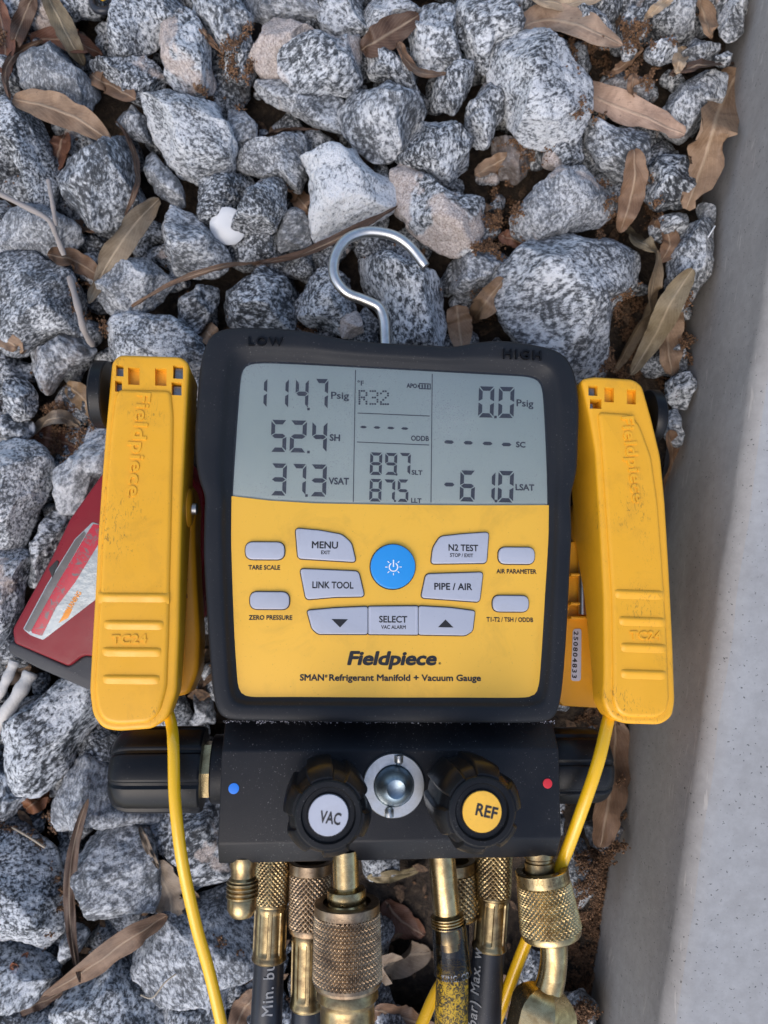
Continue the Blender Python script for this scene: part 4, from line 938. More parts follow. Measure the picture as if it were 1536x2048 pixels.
# buttons
def button(pts, label=None, rc=.0022, htop=.0016, mat=None, name='button'):
    p = rpoly(pxpoly(pts, .0008), rc, 6)
    v, f = prism(p, htop, -.0005, .0006)
    b = obj(name, mesh(name, v, f, mat or M['grey']), gauge)
    c = Vector((sum(q[0] for q in p)/len(p), sum(q[1] for q in p)/len(p)))
    if area2(p) < 0: p = p[::-1]
    v, f = prism(inset(p, -.00045), .00035, -.0006, .0001)
    obj('gasket', mesh('gasket', v, f, M['gasket']), b)
    return b
def bt_text(b, s, p0, p1, cap, h=.00165, bold=.018): return text('legend', s, p0, p1, cap, h, M['ink'], b, bold)
def oval(x0, x1, y0, y1): return [(x0,y0),(x1,y0+.6),(x1,y1+.6),(x0,y1)]
bb = button([(591,1056.5),(640,1061),(684,1069),(703,1086),(712,1124),(596,1117)], rc=.002); bt_text(bb, 'MENU', (623.5,1096), (676,1097), 13.5); bt_text(bb, 'EXIT', (642,1108), (660.5,1108.5), 7)
bb = button([(880,1073),(925,1068),(977.5,1064.5),(973,1126),(862,1127.5),(866,1095)], rc=.002); bt_text(bb, 'N₂ TEST' if False else 'N2 TEST', (897,1101), (956.5,1102.3), 12.5); bt_text(bb, 'STOP / EXIT', (900,1113.5), (946.5,1114.4), 7)
bb = button([(600,1137.5),(717,1142.5),(729,1193),(670,1194),(612,1199)], rc=.002); bt_text(bb, 'LINK TOOL', (624.5,1176), (707,1177), 13)
bb = button([(852,1148),(966,1144.5),(959,1204),(905,1200),(842,1195.5)], rc=.002); bt_text(bb, 'PIPE / AIR', (868.5,1179), (944.5,1180), 13)
bl = button([(614,1221),(670,1216),(735.5,1213),(735.5,1268.5),(636,1268),(624,1257)], rc=.0014)
bm_ = button([(736.5,1213),(836,1212),(836.5,1269.5),(736.5,1268.5)], rc=.0009)
br = button([(837,1212),(900,1215.5),(950,1222),(945,1262),(931,1271),(837,1269.5)], rc=.0014)
for x in (741, 832): mark('score_line', [[(x-.9, 1215), (x+.9, 1215), (x+.9, 1267), (x-.9, 1267)]], .00164, M['strip'], bm_)
mark('arrow', [[(663,1238),(696,1238.5),(680,1255)]], .00168, M['ink'], bl); mark('arrow', [[(876,1254.5),(907,1255),(891,1239)]], .00168, M['ink'], br)
bt_text(bm_, 'SELECT', (758,1244.5), (814.5,1245), 12.5); bt_text(bm_, 'VAC ALARM', (762,1257.5), (811.5,1257.8), 7)
for x0, x1, y0, y1, s, a, b_ in [(491,569,1084,1118.5,'TARE SCALE',(496.5,1139),(560,1139.3)),(500,578.5,1183.5,1218,'ZERO PRESSURE',(497.5,1239.3),(584.5,1239.5)),(997,1069,1094.5,1127.5,'AIR PARAMETER',(993,1146.5),(1073,1147.5)),(985.5,1057,1191,1223,'T1-T2 / TSH / ODDB',(973,1243),(1066.5,1244))]:
    button(oval(x0, x1, y0, y1), rc=.0052)
    text('panel_legend', s, a, b_, 8.6, .00012, M['ink'], face, .02)
pc = [(785.5+44.5*math.cos(a), 1133.5+44.5*math.sin(a)) for a in (k/40*2*math.pi for k in range(40))]
pb = button(pc, rc=0.0001, htop=.0024, mat=M['blue'], name='power_button')
ic = []
for k in range(9):
    a0 = math.radians(-60+k*300/9)+math.pi*0; a1 = math.radians(-60+(k+1)*300/9)
    f_ = lambda a, r: (787+math.sin(a+math.pi*2/3*0+math.radians(90))*r*1.0, 1134+math.cos(a+math.radians(90))*r)
def pol(a, r): return (787+math.sin(a)*r, 1134-math.cos(a)*r)
for k in range(14):
    a0, a1 = math.radians(32+k*296/14), math.radians(32+(k+1)*296/14); ic.append([pol(a0, 9.6), pol(a1, 9.6), pol(a1, 7.4), pol(a0, 7.4)])
ic.append([(785.8,1119.5),(788.2,1119.5),(788.2,1134),(785.8,1134)])
for d in (45, 90, 135, 180, 225, 270, 315):
    a = math.radians(d); nx, ny = math.cos(a)*.9, math.sin(a)*.9; p, q = pol(a, 12), pol(a, 16.5)
    ic.append([(p[0]+nx, p[1]+ny), (q[0]+nx, q[1]+ny), (q[0]-nx, q[1]-ny), (p[0]-nx, p[1]-ny)])
mark('power_symbol', ic, .00255, M['white'], pb)
text('maker_name', 'Fieldpiece', (694,1329), (872,1329.5), 25.5, .00012, M['ink'], face, .026, shear=.22, spacing=.97)
text('maker_name', '®', (877,1329), (882,1329), 4, .00012, M['ink'], face, .01)
text('product_line', 'SMAN', (599.5,1361), (648,1361), 12, .00012, M['ink'], face, .022); text('product_line', '®', (649.5,1355), (655,1355), 5, .00012, M['ink'], face, .02)
text('product_line', 'Refrigerant Manifold + Vacuum Gauge', (658,1361.2), (962,1361.8), 12, .00012, M['ink'], face, .022)

# manifold block
HM = -.004
uL, uR = uvp(440, 1590, HM)[0], uvp(1120, 1590, HM)[0]
va, vb, vc, vd = uvp(780, 1441, -.012)[1], uvp(780, 1500, HM)[1], uvp(780, 1682, HM)[1], uvp(780, 1722, -.010)[1]
cs = rpoly([(va, -.052), (vd+.002, -.052), (vd, -.046), (vd, -.0115), (vc, HM), (vb, HM), (va, -.013)], .0009, 3)
loops = []
c0 = Vector((sum(p[0] for p in cs)/len(cs), sum(p[1] for p in cs)/len(cs)))
for u_, k in [(uL, .985), (uL+.0002, .993), (uL+.0007, 1), (uR-.0007, 1), (uR-.0002, .993), (uR, .985)]:
    loops.append([L3(u_, c0.x+(a-c0.x)*k, c0.y+(b_-c0.y)*k) for a, b_ in cs])
v, f = loft(loops, True, True, True)
blk = obj('manifold_block', mesh('manifold_block', v, f, M['anod'], 30), gauge); fixn(blk.data)
def disc_px(name, x, y, rpx, h, mat, parent, seg=32, th=.0003, rim=.0001):
    p = uvp(x, y, h); r = rp(rpx, G(x, y, h))
    v, f = prism([(p[0]+r*math.cos(2*math.pi*k/seg), p[1]+r*math.sin(2*math.pi*k/seg)) for k in range(seg)], h+th, h-th, rim)
    return obj(name, mesh(name, v, f, mat), parent)
disc_px('blue_dot', 467.5, 1577, 10.5, HM, M['dotblue'], blk); disc_px('red_dot', 1095, 1567, 9.5, HM, M['dotred'], blk)
# sight glass
sg = obj('sight_glass', None, gauge); sgc = uvp(787, 1570, HM); k_ = rp(1, G(787, 1570, HM))
def c2(r, seg=64): return [(sgc[0]+r*math.cos(2*math.pi*k/seg), sgc[1]+r*math.sin(2*math.pi*k/seg)) for k in range(seg)]
wl = []
for r, h in [(62*k_, HM), (62*k_, HM+.0014), (60.5*k_, HM+.0019), (41*k_, HM+.0019), (39*k_, HM+.0014), (39*k_, HM-.001)]: wl.append([L3(a, b_, h) for a, b_ in c2(r)])
v, f = loft(wl); obj('washer', mesh('washer', v, f, M['steel'], 30), sg)
v, f = lathe_vf(L3(*sgc, HM-.001), GN, [(0, 38.5*k_), (.003, 38.5*k_), (.0045, 37*k_), (.0065, 35*k_), (.010, 27*k_), (.0115, 20*k_), (.0118, 18*k_), (.0112, 15*k_), (.0110, 0)], 64, x0=GU)
obj('dome', mesh('dome', v, f, M['dome'], 40), sg)
for s in (1, -1):
    a, b_ = L3(sgc[0]+.0022*s, sgc[1]+s*40*k_, HM+.0021), L3(sgc[0]+.0022*s, sgc[1]+s*58*k_, HM+.0021)
    v, f = tube_vf([a, a.lerp(b_, .3), a.lerp(b_, .7), b_, b_+(b_-a)*.08], lambda t: .0022*min(1, (1.02-t)*6, .5+t*3), 12); obj('slot_pin', mesh('slot_pin', v, f, M['steel']), sg)
# valve knobs
def knob_rf(lobes, depth, wid, ph):
    def rf(a, t, r):
        x = ((a+ph)*lobes/(2*math.pi)) % 1.0; x = abs(x-.5)*2
        return r-depth*r*(1/(1+math.exp(-(x-(1-wid))*55)))
    return rf
def knob(P, ax, R, L_, parent, ph=0.0, lobes=6, neck=.009, x0=None, flip=False):
    base = P+ax*neck
    v, f = lathe_vf(P-ax*.002, ax, [(0, R*.52), (neck*.8, R*.52), (neck*.8, R*.42), (neck+.004, R*.42)], 32, x0=x0)
    kn = obj('valve_knob', None, parent)
    obj('collar', mesh('collar', v, f, M['anod'], 30), kn)
    pr = [(0, R*.72), (0, R*.93), (.0008, R*.955), (L_*.25, R*.985), (L_*.6, R), (L_*.74, R*1.0), (L_*.80, R*.985), (L_*.86, R*.94), (L_*.92, R*.86), (L_*.96, R*.79)]
    v1, f1 = lathe_vf(base, ax, pr, 192, knob_rf(lobes, .11, .36, ph), x0, True)
    v2, f2 = lathe_vf(base, ax, [(L_*.9, R*.75), (L_*.985, R*.735), (L_, R*.70), (L_, R*.60), (L_-.0006, R*.585), (L_-.0016, R*.565), (L_-.0016, R*.47), (L_-.0008, R*.455), (L_-.0008, 0)], 72, None, x0, True)
    v, f = join([(v1, f1), (v2, f2)])
    obj('grip', mesh('grip', v, f, M['knob'], 32), kn)
    return kn, base+ax*(L_-.0008)
HK = .047
for cx_, cy_, s, mt, tx, ph, sl in [(657,1631,'VAC',M['grey'],((638,1644),(680,1650)),.3,6),(965,1624,'REF',M['panel'],((950,1629),(993,1639)),.75,8)]:
    cap = G(cx_, cy_, HK); base = cap-GN*(HK-HM); R = rp(92, cap)
    kn, top = knob(base, GN, R, HK-HM-.009, gauge, ph, 6, .009, GV)
    rl = R*.435
    v, f = lathe_vf(top-GN*.0002, GN, [(0, rl), (.0004, rl), (.0006, rl*.98), (.0006, 0)], 48, None, GU)
    lb = obj('label_disc', mesh('label_disc', v, f, mt), kn)
    A, B = [G(*q, HK-.00035) for q in tx]; e1 = (B-A); wd = e1.length; e1.normalize()
    v, f = text_fit(s, A, e1, GN.cross(e1), GN, wd, rp(22, A), .022)
    o_ = obj('label_print', mesh('label_print', v, f, M['ink'], 0), lb)
# side valves, axis along the block
for s, px0, pxe in ((-1, 440, 234), (1, 1118, 1243)):
    hs = -.027; yc = 1537 if s < 0 else 1530
    P0 = L3(uL if s < 0 else uR, uvp(px0, yc, hs)[1], hs); ax = GU*s; kk = (H-P0.z)/F
    if s > 0: hs = -.034; P0 = L3(uR, uvp(px0, yc, hs)[1], hs)
    sv = obj('side_valve', None, gauge)
    v, f = lathe_vf(P0-ax*.001, ax, [(0, 66*kk), (.0068 if s < 0 else .002, 66*kk), (.0075 if s < 0 else .0025, 63*kk), (.0078 if s < 0 else .003, 50*kk), (.009 if s < 0 else .004, 40*kk)], 48, None, GN); obj('collar', mesh('collar', v, f, M['anod'], 30), sv)
    if s < 0: v, f = lathe_vf(P0+ax*.0062, ax, [(0, 57*kk), (.0042, 57*kk), (.005, 52*kk), (.008, 40*kk)], 6, None, GN)
    if s < 0: obj('hex_nut', mesh('hex_nut', v, f, M['brass'], 20), sv)
    L_ = (172 if s < 0 else 122)*kk; R = (82 if s < 0 else 74)*kk; b0 = P0+ax*(.0105 if s < 0 else .003)
    pr = [(0, R*.6), (0, R*.97), (.001, R), (L_*.5, R*1.0), (L_*.8, R*.99), (L_*.9, R*.94), (L_*.97, R*.84), (L_, R*.74), (L_, 0)]
    v, f = lathe_vf(b0, ax, pr, 192, knob_rf(8, .06, .16, .2), GN); obj('grip', mesh('grip', v, f, M['knob'], 30), sv)
# grit caught in the seam between boot and block
cvs, cfs = [], []
for _ in range(420):
    x = rd.uniform(446, 1112); y = 1441+abs(rd.gauss(0, 3.2)); h_ = -.0118+max(0, (y-1443))*.00008
    crumb(G(x, y, h_), rd.choice((.00012, .00016, .00022, .0003)))
obj('seam_grit', mesh('seam_grit', cvs, cfs, M['strip'], 0), gauge, kind='stuff')
# hook
hp = [G(*p) for p in [(772,712,-.024),(770,668,-.023),(768,640,-.022),(757,615,-.021),(728,600,-.020),(692,585,-.019),(669,553,-.018),(670,515,-.017),(690,482,-.016),(720,467,-.016),(752,464,-.016),(790,473,-.017),(822,496,-.018),(851,533,-.019)]]
hp = crom(hp, 8); v, f = tube_vf(hp, lambda t: .0029*(1 if t < .985 else .9), 20); obj('hook', mesh('hook', v, f, M['steel']), gauge)

# ---------------------------------------------------------------- brass ports and hoses
def tri(x): x = x % 1.0; return 1-abs(2*x-1)
def knurl_rf(nk, pitch, depth):
    def rf(a, t, r):
        q = a*nk/(2*math.pi); z = t/pitch
        return r-depth*(1-min(tri(q+z), tri(q-z))*1.15)
    return rf
def seg_prof(pts, per=1): return pts
def axis(p0, p1):
    a, b = G(*p0), G(*p1); return a, (b-a).normalized(), (b-a).length, (H-(a.z+b.z)/2)/F
def lpart(name, p0, p1, prof, mat, parent, seg=48, rf=None, ang=35):
    a, d, L_, k = axis(p0, p1)
    v, f = lathe_vf(a, d, [(t*L_, r*k) for t, r in prof], seg, rf, GN)
    return obj(name, mesh(name, v, f, mat, ang), parent)
def knurled(name, p0, p1, r0, r1, mat, parent, nk=44, plain=0.16, lip=.1):
    a, d, L_, k = axis(p0, p1); prof = []; st = 90
    R = lambda t: (r0+(r1-r0)*t)*k
    pl = [(0, R(0)*.72), (0, R(0)*.95), (.01, R(0)*.985), (plain*.9, R(0)*.985), (plain, R(0)*.95), (plain+.005, R(0)*.96)]
    prof = [(t*L_, r) for t, r in pl]
    v0, f0 = lathe_vf(a, d, prof, 96, None, GN, False)
    kp = [((plain+.004+(1-lip-plain-.004)*i/st)*L_, R(i/st)) for i in range(st+1)]
    v1, f1 = lathe_vf(a, d, kp, nk*8, knurl_rf(nk, 2*math.pi*R(.5)/nk*1.05, R(.5)*.065), GN, False)
    ep = [((1-lip)*L_, R(1)*.955), ((1-lip*.6)*L_, R(1)*.965), ((1-lip*.25)*L_, R(1)*.93), (L_, R(1)*.84), (L_, R(1)*.5)]
    v2, f2 = lathe_vf(a, d, ep, 96, None, GN, False)
    v, f = join([(v0, f0), (v1, f1), (v2, f2)])
    return obj(name, mesh(name, v, f, mat, 28), parent)
def threads(n_, t0, t1, ro_, ri_):
    out = []
    for i in range(n_):
        for q, r in ((0, ri_), (.3, ro_), (.6, ro_), (.9, ri_)): out.append((t0+(t1-t0)*(i+q)/n_, r))
    return out
def ferrule(name, p0, p1, r, mat, parent, flats=8):
    a, d, L_, k = axis(p0, p1)
    def rf(an, t, rr):
        m_ = t/L_
        if .12 < m_ < .86:
            x = (an*flats/(2*math.pi)) % 1.0
            return rr*(1-.075*(abs(x-.5) < .34)*min(1, (m_-.12)*25, (.86-m_)*25))
        return rr
    pr = [(0, r*.6), (0, r*.9), (.03, r*.97), (.08, r)]+[(.1+.78*i/24, r) for i in range(25)]+[(.9, r*1.0), (.93, r*1.05), (.97, r*1.05), (1, r*.97), (1, r*.8)]
    v, f = lathe_vf(a, d, [(t*L_, q*k) for t, q in pr], 128, rf, GN); return obj(name, mesh(name, v, f, mat, 30), parent)
def cyl_text(s, p0, p1, rpx, cap, t0, t1, mat, parent, ang0=0.0, around=False, flip=1, bold=.01, name='hose_print'):
    """lettering laid on a round surface; along the axis from t0 to t1, or around it centred at ang0"""
    a, d, L_, k = axis(p0, p1); R = rpx*k
    x = (GN-d*GN.dot(d)).normalized(); y = d.cross(x)
    vs, fs = text2d(s, 0, 0, 1.1)
    if bold:
        b0v, b0f = vs, fs; vs, fs = [], []
        for k_i in range(8):
            o_i = len(vs); vs += [v+Vector((math.cos(k_i*math.pi/4), math.sin(k_i*math.pi/4), 0))*bold*1.5 for v in b0v]; fs += [tuple(i+o_i for i in q) for q in b0f]
        zo = {i: 2e-6*(i//len(b0v)) for i in range(len(vs))}
    else: zo = {}
    xa = min(v.x for v in vs); xb = max(v.x for v in vs); out = []
    bm2 = bmesh.new(); bv_ = [bm2.verts.new(v) for v in vs]
    for q in fs:
        try: bm2.faces.new([bv_[i] for i in q])
        except ValueError: pass
    for vi, v in enumerate(bm2.verts):
        X, Y = (v.co.x-xa)/(xb-xa), v.co.y/CAPH
        if around:
            an = ang0+flip*(X-.5)*(t1-t0); t = parent_t+flip*Y*cap*k
        else:
            t = (t0+(t1-t0)*X)*L_; an = ang0+flip*(Y-.5)*cap*k/R
        v.co = a+d*t+(x*math.cos(an)+y*math.sin(an))*(R+zo.get(vi, 0))
    me = bpy.data.meshes.new(name); bm2.to_mesh(me); bm2.free(); me.materials.append(mat)
    return obj(name, me, parent)
# ports of the manifold
lpart('flare_port', (487,1712,-.016), (483,1832,-.016), [(0,27),(.16,27),(.20,24),(.34,24),(.38,28)]+threads(4,.40,.70,32,28)+[(.72,29),(.88,29),(.97,23),(1,20),(1,12),(.9,11)], M['brassdull'], gauge)
lpart('tube_port', (690,1700,-.012), (694,1815,-.012), [(0,26),(.62,26),(.63,23),(.67,23),(.68,37),(.72,39),(.86,39),(.9,36),(.95,40),(1,40),(1,20)], M['brass'], gauge)
lpart('tube_port', (882,1700,-.018), (900,1897,-.018), [(0,27),(.62,27),(.64,26),(.66,31)]+threads(4,.66,.78,33,29)+[(.79,25),(.81,27),(.92,26),(.93,22),(1,21),(1,10)], M['brass'], gauge)
lpart('short_port', (1076,1690,-.018), (1080,1750,-.018), [(0,29),(.4,29),(.45,26),(.52,26),(.56,29),(1,29),(1,10)], M['brassdull'], gauge)
# hose 1 (left, behind)
h1 = thing('charging_hose', G(535, 1960, -.05), 'black hose with thin knurled brass nut, leftmost of the hoses', 'hose', 'refrigerant hoses')
knurled('knurled_nut', (547,1700,-.044), (543,1812,-.044), 35, 34, M['brassdull'], h1, 24, .04, .08)
ferrule('ferrule', (543,1802,-.044), (538,1920,-.044), 33, M['brassdull'], h1)
lpart('hose', (539,1905,-.044), (530,2100,-.044), [(0,30),(1,32)], M['hose'], h1, 40)
cyl_text('ar) Min. bu', (539,1905,-.044), (530,2100,-.044), 32.2, 21, .86, .05, M['hosetext'], h1, -.05, flip=1)
# hose 2 (behind the big nut)
h2 = thing('charging_hose', G(620, 1960, -.055), 'hose with reddish knurled nut half hidden behind the big knurled nut', 'hose', 'refrigerant hoses')
knurled('knurled_nut', (622,1722,-.040), (619,1865,-.040), 44, 43, M['copper'], h2, 28, .16, .1)
ferrule('ferrule', (617,1858,-.040), (614,2015,-.040), 33, M['brassdull'], h2)
lpart('hose', (614,2005,-.040), (612,2110,-.040), [(0,30),(1,32)], M['hose'], h2, 40)
# hose 3 (big nut in front)
h3 = thing('charging_hose', G(694, 1900, -.03), 'hose with the big rosy brass knurled nut in front, below the VAC knob', 'hose', 'refrigerant hoses')
nut3 = knurled('knurled_nut', (694,1803,-.012), (695,1972,-.012), 67, 70, M['copper'], h3, 50, .13, .1)
lpart('ferrule', (695,1962,-.012), (695,2110,-.012), [(0,40),(.02,56),(.08,61),(.2,62),(.26,56),(.3,54),(.36,54),(1,56)], M['brassdull'], h3, 96, (lambda a, t, r: r*(1-.03*(math.sin(a*8) > 0)*(t > .02))))
parent_t = .0029
cyl_text('1477 @ J.E 2002', (694,1803,-.012), (695,1972,-.012), 66.6, 11, -.75, .75, M['copper'], nut3, 0, True, 1, name='stamped_text')
# hose 4 (stained yellow)
h4 = thing('charging_hose', G(905, 1990, -.03), 'yellow hose stained black, with a clear sleeve on its end', 'hose', 'refrigerant hoses')
sl4 = lpart('clear_sleeve', (898,1846,-.018), (906,1948,-.018), [(0,34),(.5,36),(.9,37),(.97,38),(1,36)], M['sleeve'], h4, 48)
parent_t = .0225
cyl_text('KING. CO', (898,1846,-.018), (906,1948,-.018), 37.2, 11, -.8, .8, M['hosetext'], sl4, 0, True, -1, name='moulded_text')
lpart('hose', (905,1930,-.018), (901,2120,-.018), [(0,30),(.02,32),(1,34)], M['yhose'], h4, 40)
# hose 5 knurled nut behind
h5 = thing('charging_hose', G(935, 1800, -.055), 'greyish knurled nut half hidden between stained yellow hose and black hose', 'hose', 'refrigerant hoses')
knurled('knurled_nut', (905,1722,-.046), (912,1838,-.046), 46, 46, M['brassdull'], h5, 26, .2, .1)
lpart('hose', (912,1830,-.046), (915,2110,-.046), [(0,26),(1,26)], M['hose'], h5, 40)
# hose 6 black right
h6 = thing('charging_hose', G(970, 1960, -.05), 'black hose with brass ferrule right of the stained yellow hose', 'hose', 'refrigerant hoses')
knurled('knurled_nut', (988,1695,-.042), (986,1796,-.042), 38, 36, M['brassdull'], h6, 24, .04, .08)
ferrule('ferrule', (986,1786,-.042), (978,1898,-.042), 33, M['brassdull'], h6)
lpart('hose', (978,1885,-.042), (963,2100,-.042), [(0,32),(1,35)], M['hose'], h6, 40)
cyl_text('bar) Max. w', (978,1885,-.042), (963,2100,-.042), 35.2, 21, .74, .02, M['hosetext'], h6, .95, flip=1)
# hose 7 angled brass coupler
h7 = thing('brass_coupler', G(1095, 1900, -.02), 'brass coupler with knurled nut and bent tube ending in a hex nut', 'coupler')
nut7 = knurled('knurled_nut', (1083,1738,-.018), (1104,1874,-.018), 54, 62, M['brass'], h7, 38, .2, .12)
parent_t = .0012
cyl_text('JACKET by J.B', (1083,1738,-.018), (1104,1874,-.018), 53.6, 13, -1.0, 1.0, M['brassdull'], nut7, 0, True, 1, bold=.03, name='stamped_text')
ep = crom([G(*p) for p in [(1103,1860,-.018),(1108,1900,-.018),(1105,1945,-.019),(1096,1985,-.020)]], 8)
v, f = tube_vf(ep, lambda t: rp(29, ep[0])*(1-.08*math.sin(t*3.1)), 40); obj('elbow_tube', mesh('elbow_tube', v, f, M['brass']), h7)
lpart('hex_nut', (1097,1975,-.020), (1068,2110,-.022), [(0,30),(.03,38),(.10,52),(.2,62),(.3,66),(1,66)], M['brass'], h7, 6, None, 22)

# ---------------------------------------------------------------- the two pipe clamps
def boolean_cut(o, cutters):
    for c in cutters:
        m_ = o.modifiers.new('b', 'BOOLEAN'); m_.operation = 'DIFFERENCE'; m_.object = c; m_.solver = 'EXACT'
    dg = bpy.context.evaluated_depsgraph_get(); dg.update()
    me = bpy.data.meshes.new_from_object(o.evaluated_get(dg)); o.modifiers.clear(); old = o.data; o.data = me
    for c in cutters: bpy.data.objects.remove(c)
    shade(me, 32)
def ipol(tab, x):
    for (a, b), (c, d) in zip(tab, tab[1:]):
        if x <= c: return b+(d-b)*max(0, min(1, (x-a)/(c-a)))
    return tab[-1][1]
def clamp(root, top, panel_, depth, ht, holes, contacts, ridges, brand, model, mir):
    p = rpoly(pxpoly(top, ht), .003, 4)
    def hb(u_, v_):
        q = L3(u_, v_, ht); py = CY-q.y/(H-q.z)*F
        return ht-ipol(depth, py)
    v, f = prism(p, ht, hb, .0022, 6)
    sh = obj('upper_shell', mesh('upper_shell', v, f, M['clamp']), root); fixn(sh.data)
    cut = []
    for x0, x1, y0, y1, dp in holes:
        q = [uvp(x0, y0, ht), uvp(x1, y0+1, ht), uvp(x1, y1+1, ht), uvp(x0, y1, ht)]
        v, f = loft([[L3(a, b_, ht-dp) for a, b_ in q], [L3(a, b_, ht+.004) for a, b_ in q]], True, True, True)
        me = mesh('cut', v, f, None, 0); fixn(me); c = obj('cut', me); cut.append(c)
    bpy.context.view_layer.update(); boolean_cut(sh, cut)
    pp = rpoly(pxpoly(panel_, ht+.0012), .003, 4)
    v, f = prism(pp, ht+.0016, ht-.004, .0022, 7)
    rpnl = obj('grip_panel', mesh('grip_panel', v, f, M['clamp']), root)
    for x0, x1, y0, y1, dp in contacts:
        a, b_ = uvp(x0, y0, ht), uvp(x1, y1, ht)
        v, f = box_vf(L3((a[0]+b_[0])/2, (a[1]+b_[1])/2, ht-dp), GU*abs(a[0]-b_[0])/2, GV*abs(a[1]-b_[1])/2, GN*.0012)
        obj('contact', mesh('contact', v, f, M['contact'], 20), root)
    for x0, x1, y, dy in ridges:                          # grip steps: steep towards the top, running out downwards
        lo = []
        for i in range(25):
            t = i/24; x = x0+(x1-x0)*t; e = min(1, t*9, (1-t)*9)**.5
            row = []
            for k, (q, hh) in enumerate([(-5, -.0004), (-2.5, .0006), (0, .0013), (3, .0014), (7, .0010), (12, .0004), (18, -.0004)]):
                row.append(G(x, y+dy*t+q, ht+.0016+(hh*.8+.0004)*e-.0004))
            lo.append(row)
        v, f = loft(lo, False); f = f
        o_ = obj('grip_ridge', mesh('grip_ridge', v, f, M['clamp'], 60), root); fixn(o_.data)
    for s, p0, p1, cap, ext in (brand, model):
        A, B = G(*p0, ht+.0015), G(*p1, ht+.0015); e1 = B-A; wd = e1.length; e1.normalize()
        v, f = text_fit(s, A, e1, GN.cross(e1), GN, wd, rp(cap, A), .016, ext*1.3, 0, 1.1)
        obj('raised_lettering', mesh('raised_lettering', v, f, M['clamp'], 30), root)
    return sh
cl = thing('pipe_clamp', G(275, 1100, -.05), 'yellow pipe clamp thermometer on the left of the gauge, over the red tool', 'clamp', 'pipe clamp thermometers')
clamp(cl, [(238,708),(362,712),(378,726),(374,800),(369,900),(363,1031),(360,1149),(358,1266),(353,1383),(336,1434),(305,1458),(234,1463),(203,1457),(184,1430),(178,1383),(182,1305),(189,1188),(195,1070),(203,953),(211,852),(223,722)],
      [(238,778),(342,780),(347,830),(346,900),(343,1031),(340,1149),(338,1266),(334,1375),(320,1425),(298,1446),(236,1450),(208,1444),(194,1422),(188,1380),(192,1305),(199,1188),(205,1070),(213,953),(222,852),(230,790)],
      [(700,.030),(1000,.030),(1150,.022),(1400,.013),(1500,.012)], .003,
      [(256,279,735,769,.004),(310,333,737,771,.004),(232,247,730,752,.009),(230,244,761,783,.009),(346,366,731,757,.009),(343,363,764,790,.009)],
      [(232,247,733,750,.004),(230,242,764,778,.005),(349,366,733,756,.004),(345,362,768,786,.005)],
      [(196,338,1189,1),(205,330,1244,1),(202,325,1298,1),(203,322,1353,1)],
      ('Fieldpiece', (275,785), (254,993), 26, .0005), ('TC24', (222,1288), (294,1286), 17, .0005), 1)
lj = slab('lower_jaw', [(300,1000),(382,960),(391,1005),(389,1060),(390,1100),(393,1170),(399,1266),(396,1344),(377,1388),(355,1394),(300,1390),(230,1380),(230,1000)], -.024, -.046, M['clamp_in'], cl, .004, .003)
for y in (1152, 1187): slab('slot', [(362,y),(374,y),(375,y+9),(363,y+9)], -.0236, -.027, M['red'], lj, .0003, .0002)
v, f = lathe_vf(G(366, 1015, -.018), GU, [(0, .010), (.0035, .010), (.0045, .009), (.005, .006), (.005, 0)], 40, lambda a, t, r: r, GN); obj('hinge_boss', mesh('hinge_boss', v, f, M['clamp_in']), cl)
v, f = lathe_vf(G(385, 1018, -.016), GU, [(0, .003), (.002, .003), (.0026, .002), (.0026, 0)], 20); obj('hinge_pin', mesh('hinge_pin', v, f, M['steel']), cl)
v, f = lathe_vf(G(218, 790, -.012), -GU, [(0, .0165), (.0006, .0172), (.0055, .0172), (.0066, .0160), (.0070, .012), (.0070, 0)], 56); obj('pad_disc', mesh('pad_disc', v, f, M['knob']), cl)
kc = crom([G(328, 1400, -.012), G(343, 1450, -.006), G(347, 1500, .002), G(350, 1600, .006), G(364, 1720, .004), G(392, 1850, -.006), G(420, 1950, -.016), G(452, 2090, -.026)], 10)
v, f = tube_vf(kc, .0027, 20); obj('cable', mesh('cable', v, f, M['cable']), cl)

cr = thing('pipe_clamp', G(1265, 1100, -.05), 'yellow pipe clamp thermometer on the right, between the gauge and the concrete pad', 'clamp', 'pipe clamp thermometers')
clamp(cr, [(1162,757),(1190,752),(1268,757),(1286,770),(1304,833),(1323,913),(1332,1005),(1340,1138),(1347,1271),(1352,1404),(1346,1435),(1323,1450),(1250,1448),(1222,1436),(1206,1404),(1209,1347),(1208,1195),(1200,1043),(1191,900),(1178,826)],
      [(1196,823),(1262,827),(1281,850),(1304,913),(1317,1005),(1327,1138),(1335,1271),(1340,1400),(1334,1424),(1315,1436),(1252,1435),(1234,1424),(1225,1400),(1226,1347),(1224,1195),(1214,1043),(1204,900)],
      [(700,.036),(1090,.037),(1180,.027),(1400,.013),(1500,.012)], .003,
      [(1177,1195,771,791,.009),(1180,1203,798,817,.009),(1209,1228,775,804,.004),(1254,1272,779,808,.004)],
      [(1178,1193,773,789,.004),(1181,1191,803,818,.005)],
      [(1228,1328,1182,3),(1236,1331,1236,3),(1240,1333,1289,3),(1240,1334,1342,3)],
      ('Fieldpiece', (1243,834), (1266,1006), 24, .0005), ('TC24', (1260,1279), (1322,1279), 16, .0005), -1)
rj = slab('lower_jaw', [(1112,1090),(1160,1080),(1290,1100),(1300,1380),(1198,1416),(1123,1412),(1110,1380)], -.036, -.050, M['clamp_in'], cr, .002, .001)
for y in (1146, 1204, 1232): slab('rib', [(1142,y),(1186,y),(1186,y+6),(1142,y+6)], -.030, -.037, M['clamp_in'], rj, .0003, .0005)
